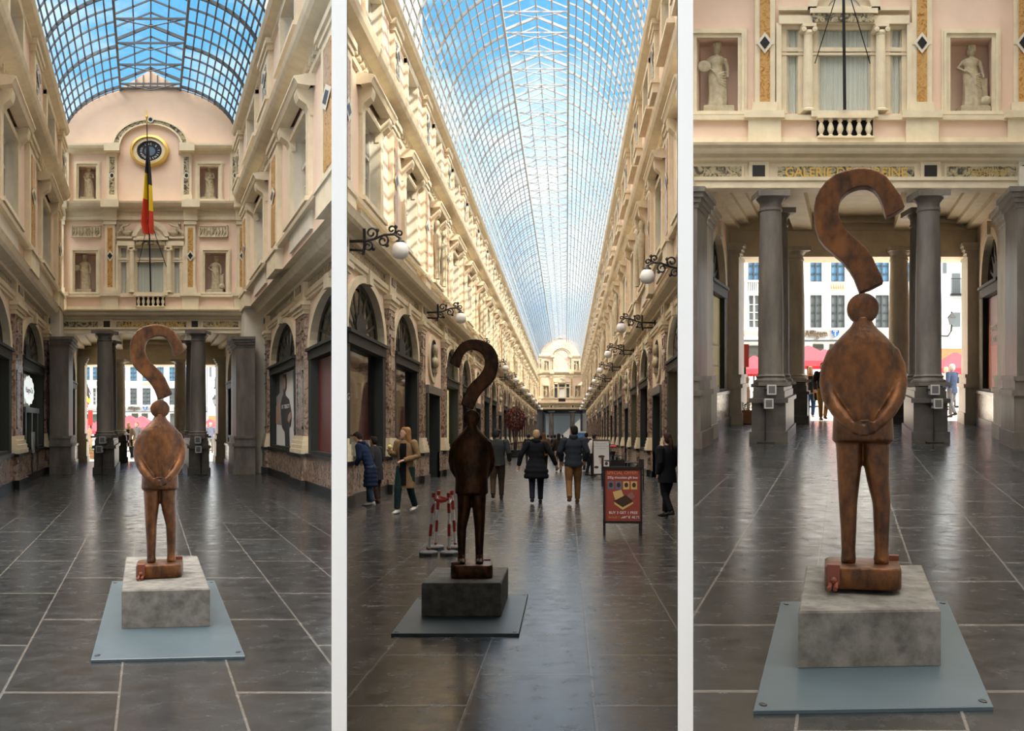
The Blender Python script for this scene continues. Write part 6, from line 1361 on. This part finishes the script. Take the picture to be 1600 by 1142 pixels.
    # flag on the house
    ft = thing('house_flag', 'black, yellow and red flag hanging from the white house on the left, %s view' % place, 'flag', g.W(U(1156), v - 1.2, Z(455))); s_ = abs(U(2) - U(1))
    w_ = MB(); w_.tube([(-s_ * 1, 1.0, -s_ * 22), (0, 0, 0), (0, -.1, s_ * 4)], .05, 6); w_.build('pole', IRON, ft)
    for nm, pts, m in (('black_part', [(-1, -4), (2, -2), (8, -30), (6, -36), (-2, -20)], FB[0]), ('yellow_part', [(-2, -20), (6, -36), (10, -30), (8, -46), (-1, -40)], FB[1]), ('red_part', [(-3, -22), (-1, -40), (3, -44), (2, -56), (-5, -62), (-5, -34)], FB[2])):
        w_ = MB(); w_.prism([(x * s_, z * s_) for x, z in pts], -.12, -.02); w_.build(nm, m, ft)
street_front(G3, 75, lambda x: x, lambda y: y, 'right')
street_front(G1, 100, lambda x: 231 + (x - 1319) * .60 + 4, lambda y: 664 + (y - 578) * .52 + 3, 'left')
# parasols
REDC = M('red_canopy', (.50, .03, .05), .8)
def parasol(label, g, x, y, v, w_, grp):
    """x, y: where the tip of the canopy shows"""
    zt = g.z(y, v); p = g.W(g.u(x, v), v, 0); t = thing('red_parasol', label, 'parasol', p, group=grp)
    b = MB(); n = 4; r = w_ / 2
    b.loft([[(r_ * a, r_ * c, z) for a, c in ((-1, -1), (1, -1), (1, 1), (-1, 1))] for r_, z in ((r, zt - .95), (r, zt - .72), (.06, zt))], caps=False); b.build('canopy', REDC, t)
    b = MB(); b.tube([(0, 0, .05), (0, 0, zt)], .035, 8); b.build('pole', IRON, t); b = MB(); b.box(-.35, .35, -.35, .35, 0, .06); b.build('foot', IRON, t)
for i, (x, y, v, w_) in enumerate(((1262, 540, 44, 2.1), (1288, 546, 54, 2.2), (1150, 553, 46, 1.8), (1178, 556, 50, 1.8), (1492, 551, 44, 1.9), (1395, 546, 50, 2.0))):
    parasol('red parasol %s, right view' % ('left of the bronze man, nearest', 'just behind the one left of the bronze man', 'farthest left by the planter', 'second from the left, half behind the left column', 'right of the right column', 'hidden mostly behind the bronze man on the right')[i], G3, x, y, v, w_, 'red parasols, right view')
for i, (x, y, v, w_) in enumerate(((203, 649, 62, 1.8), (222, 650, 72, 2.0), (137, 655, 64, 1.5), (155, 657, 70, 1.5), (328, 655, 64, 1.6))):
    parasol('red parasol %s, left view' % ('between the left columns and bronze man, nearest', 'behind the nearest, beside the bronze man', 'farthest left by the planter', 'second from the left', 'right of the right pedestal')[i], G1, x, y, v, w_, 'red parasols, left view')
WOODP = M('planter_wood', (.34, .17, .07), .7, var=.3, scale=6, stretch=(1, 1, 6)); LEAFG = M('green_leaves', (.10, .18, .04), .7, var=.5, scale=8)
for g, x, y, place, s_ in ((G3, 1165, 662, 'right', 1.0), (G1, 143, 717, 'left', .95)):
    t = thing('wooden_planter', 'square wooden planter with leafy plant at the left edge of the street, %s view' % place, 'planter', floor_pt(g, x, y))
    b = MB(); b.box(-.22, .22, -.22, .22, 0, .40)
    for z in (.0, .14, .28): b.box(-.24, .24, -.24, .24, z, z + .11)
    b.build('box', WOODP, t); b = MB(); rnd = random.Random(5)
    for i in range(120):
        a, r = rnd.uniform(0, 6.28), .22 * math.sqrt(rnd.random()); q = Vector((r * math.cos(a), r * math.sin(a), .38 + rnd.uniform(0, .22))); d1 = Vector((rnd.uniform(-1, 1), rnd.uniform(-1, 1), rnd.uniform(-.2, 1))).normalized() * .09; d2 = d1.cross(Vector((0, 0, 1))).normalized() * .03
        b.add([tuple(q), tuple(q + d1 * .5 + d2), tuple(q + d1), tuple(q + d1 * .5 - d2)], [(0, 1, 2, 3)])
    b.build('plant', LEAFG, t)
    v = (H) * F / (y - g.vy) + 3
    t = thing('sign_post', 'street sign post with a narrow red sign near the planter, %s view' % place, 'sign', g.W(g.u(x - 1, v), v, 0)); zt = g.z(538 if place == 'right' else 641, v)
    b = MB(); b.tube([(0, 0, 0), (0, 0, zt)], .04, 8); b.build('post', IRON, t); b = MB(); b.box(-.11, .11, -.08, -.04, zt - .75, zt); b.build('red_sign', RED, t)
    b = MB(); b.loft([[(r * math.cos(2 * PI * j / 12), -.15 + r * math.sin(2 * PI * j / 12), z) for j in range(12)] for r, z in ((.13, .1), (.14, .9), (.09, 1.15), (.12, 1.3), (.05, 1.45))]); b.build('carved_totem', M('totem_wood', (.42, .25, .15), .7, var=.4), t, 60)
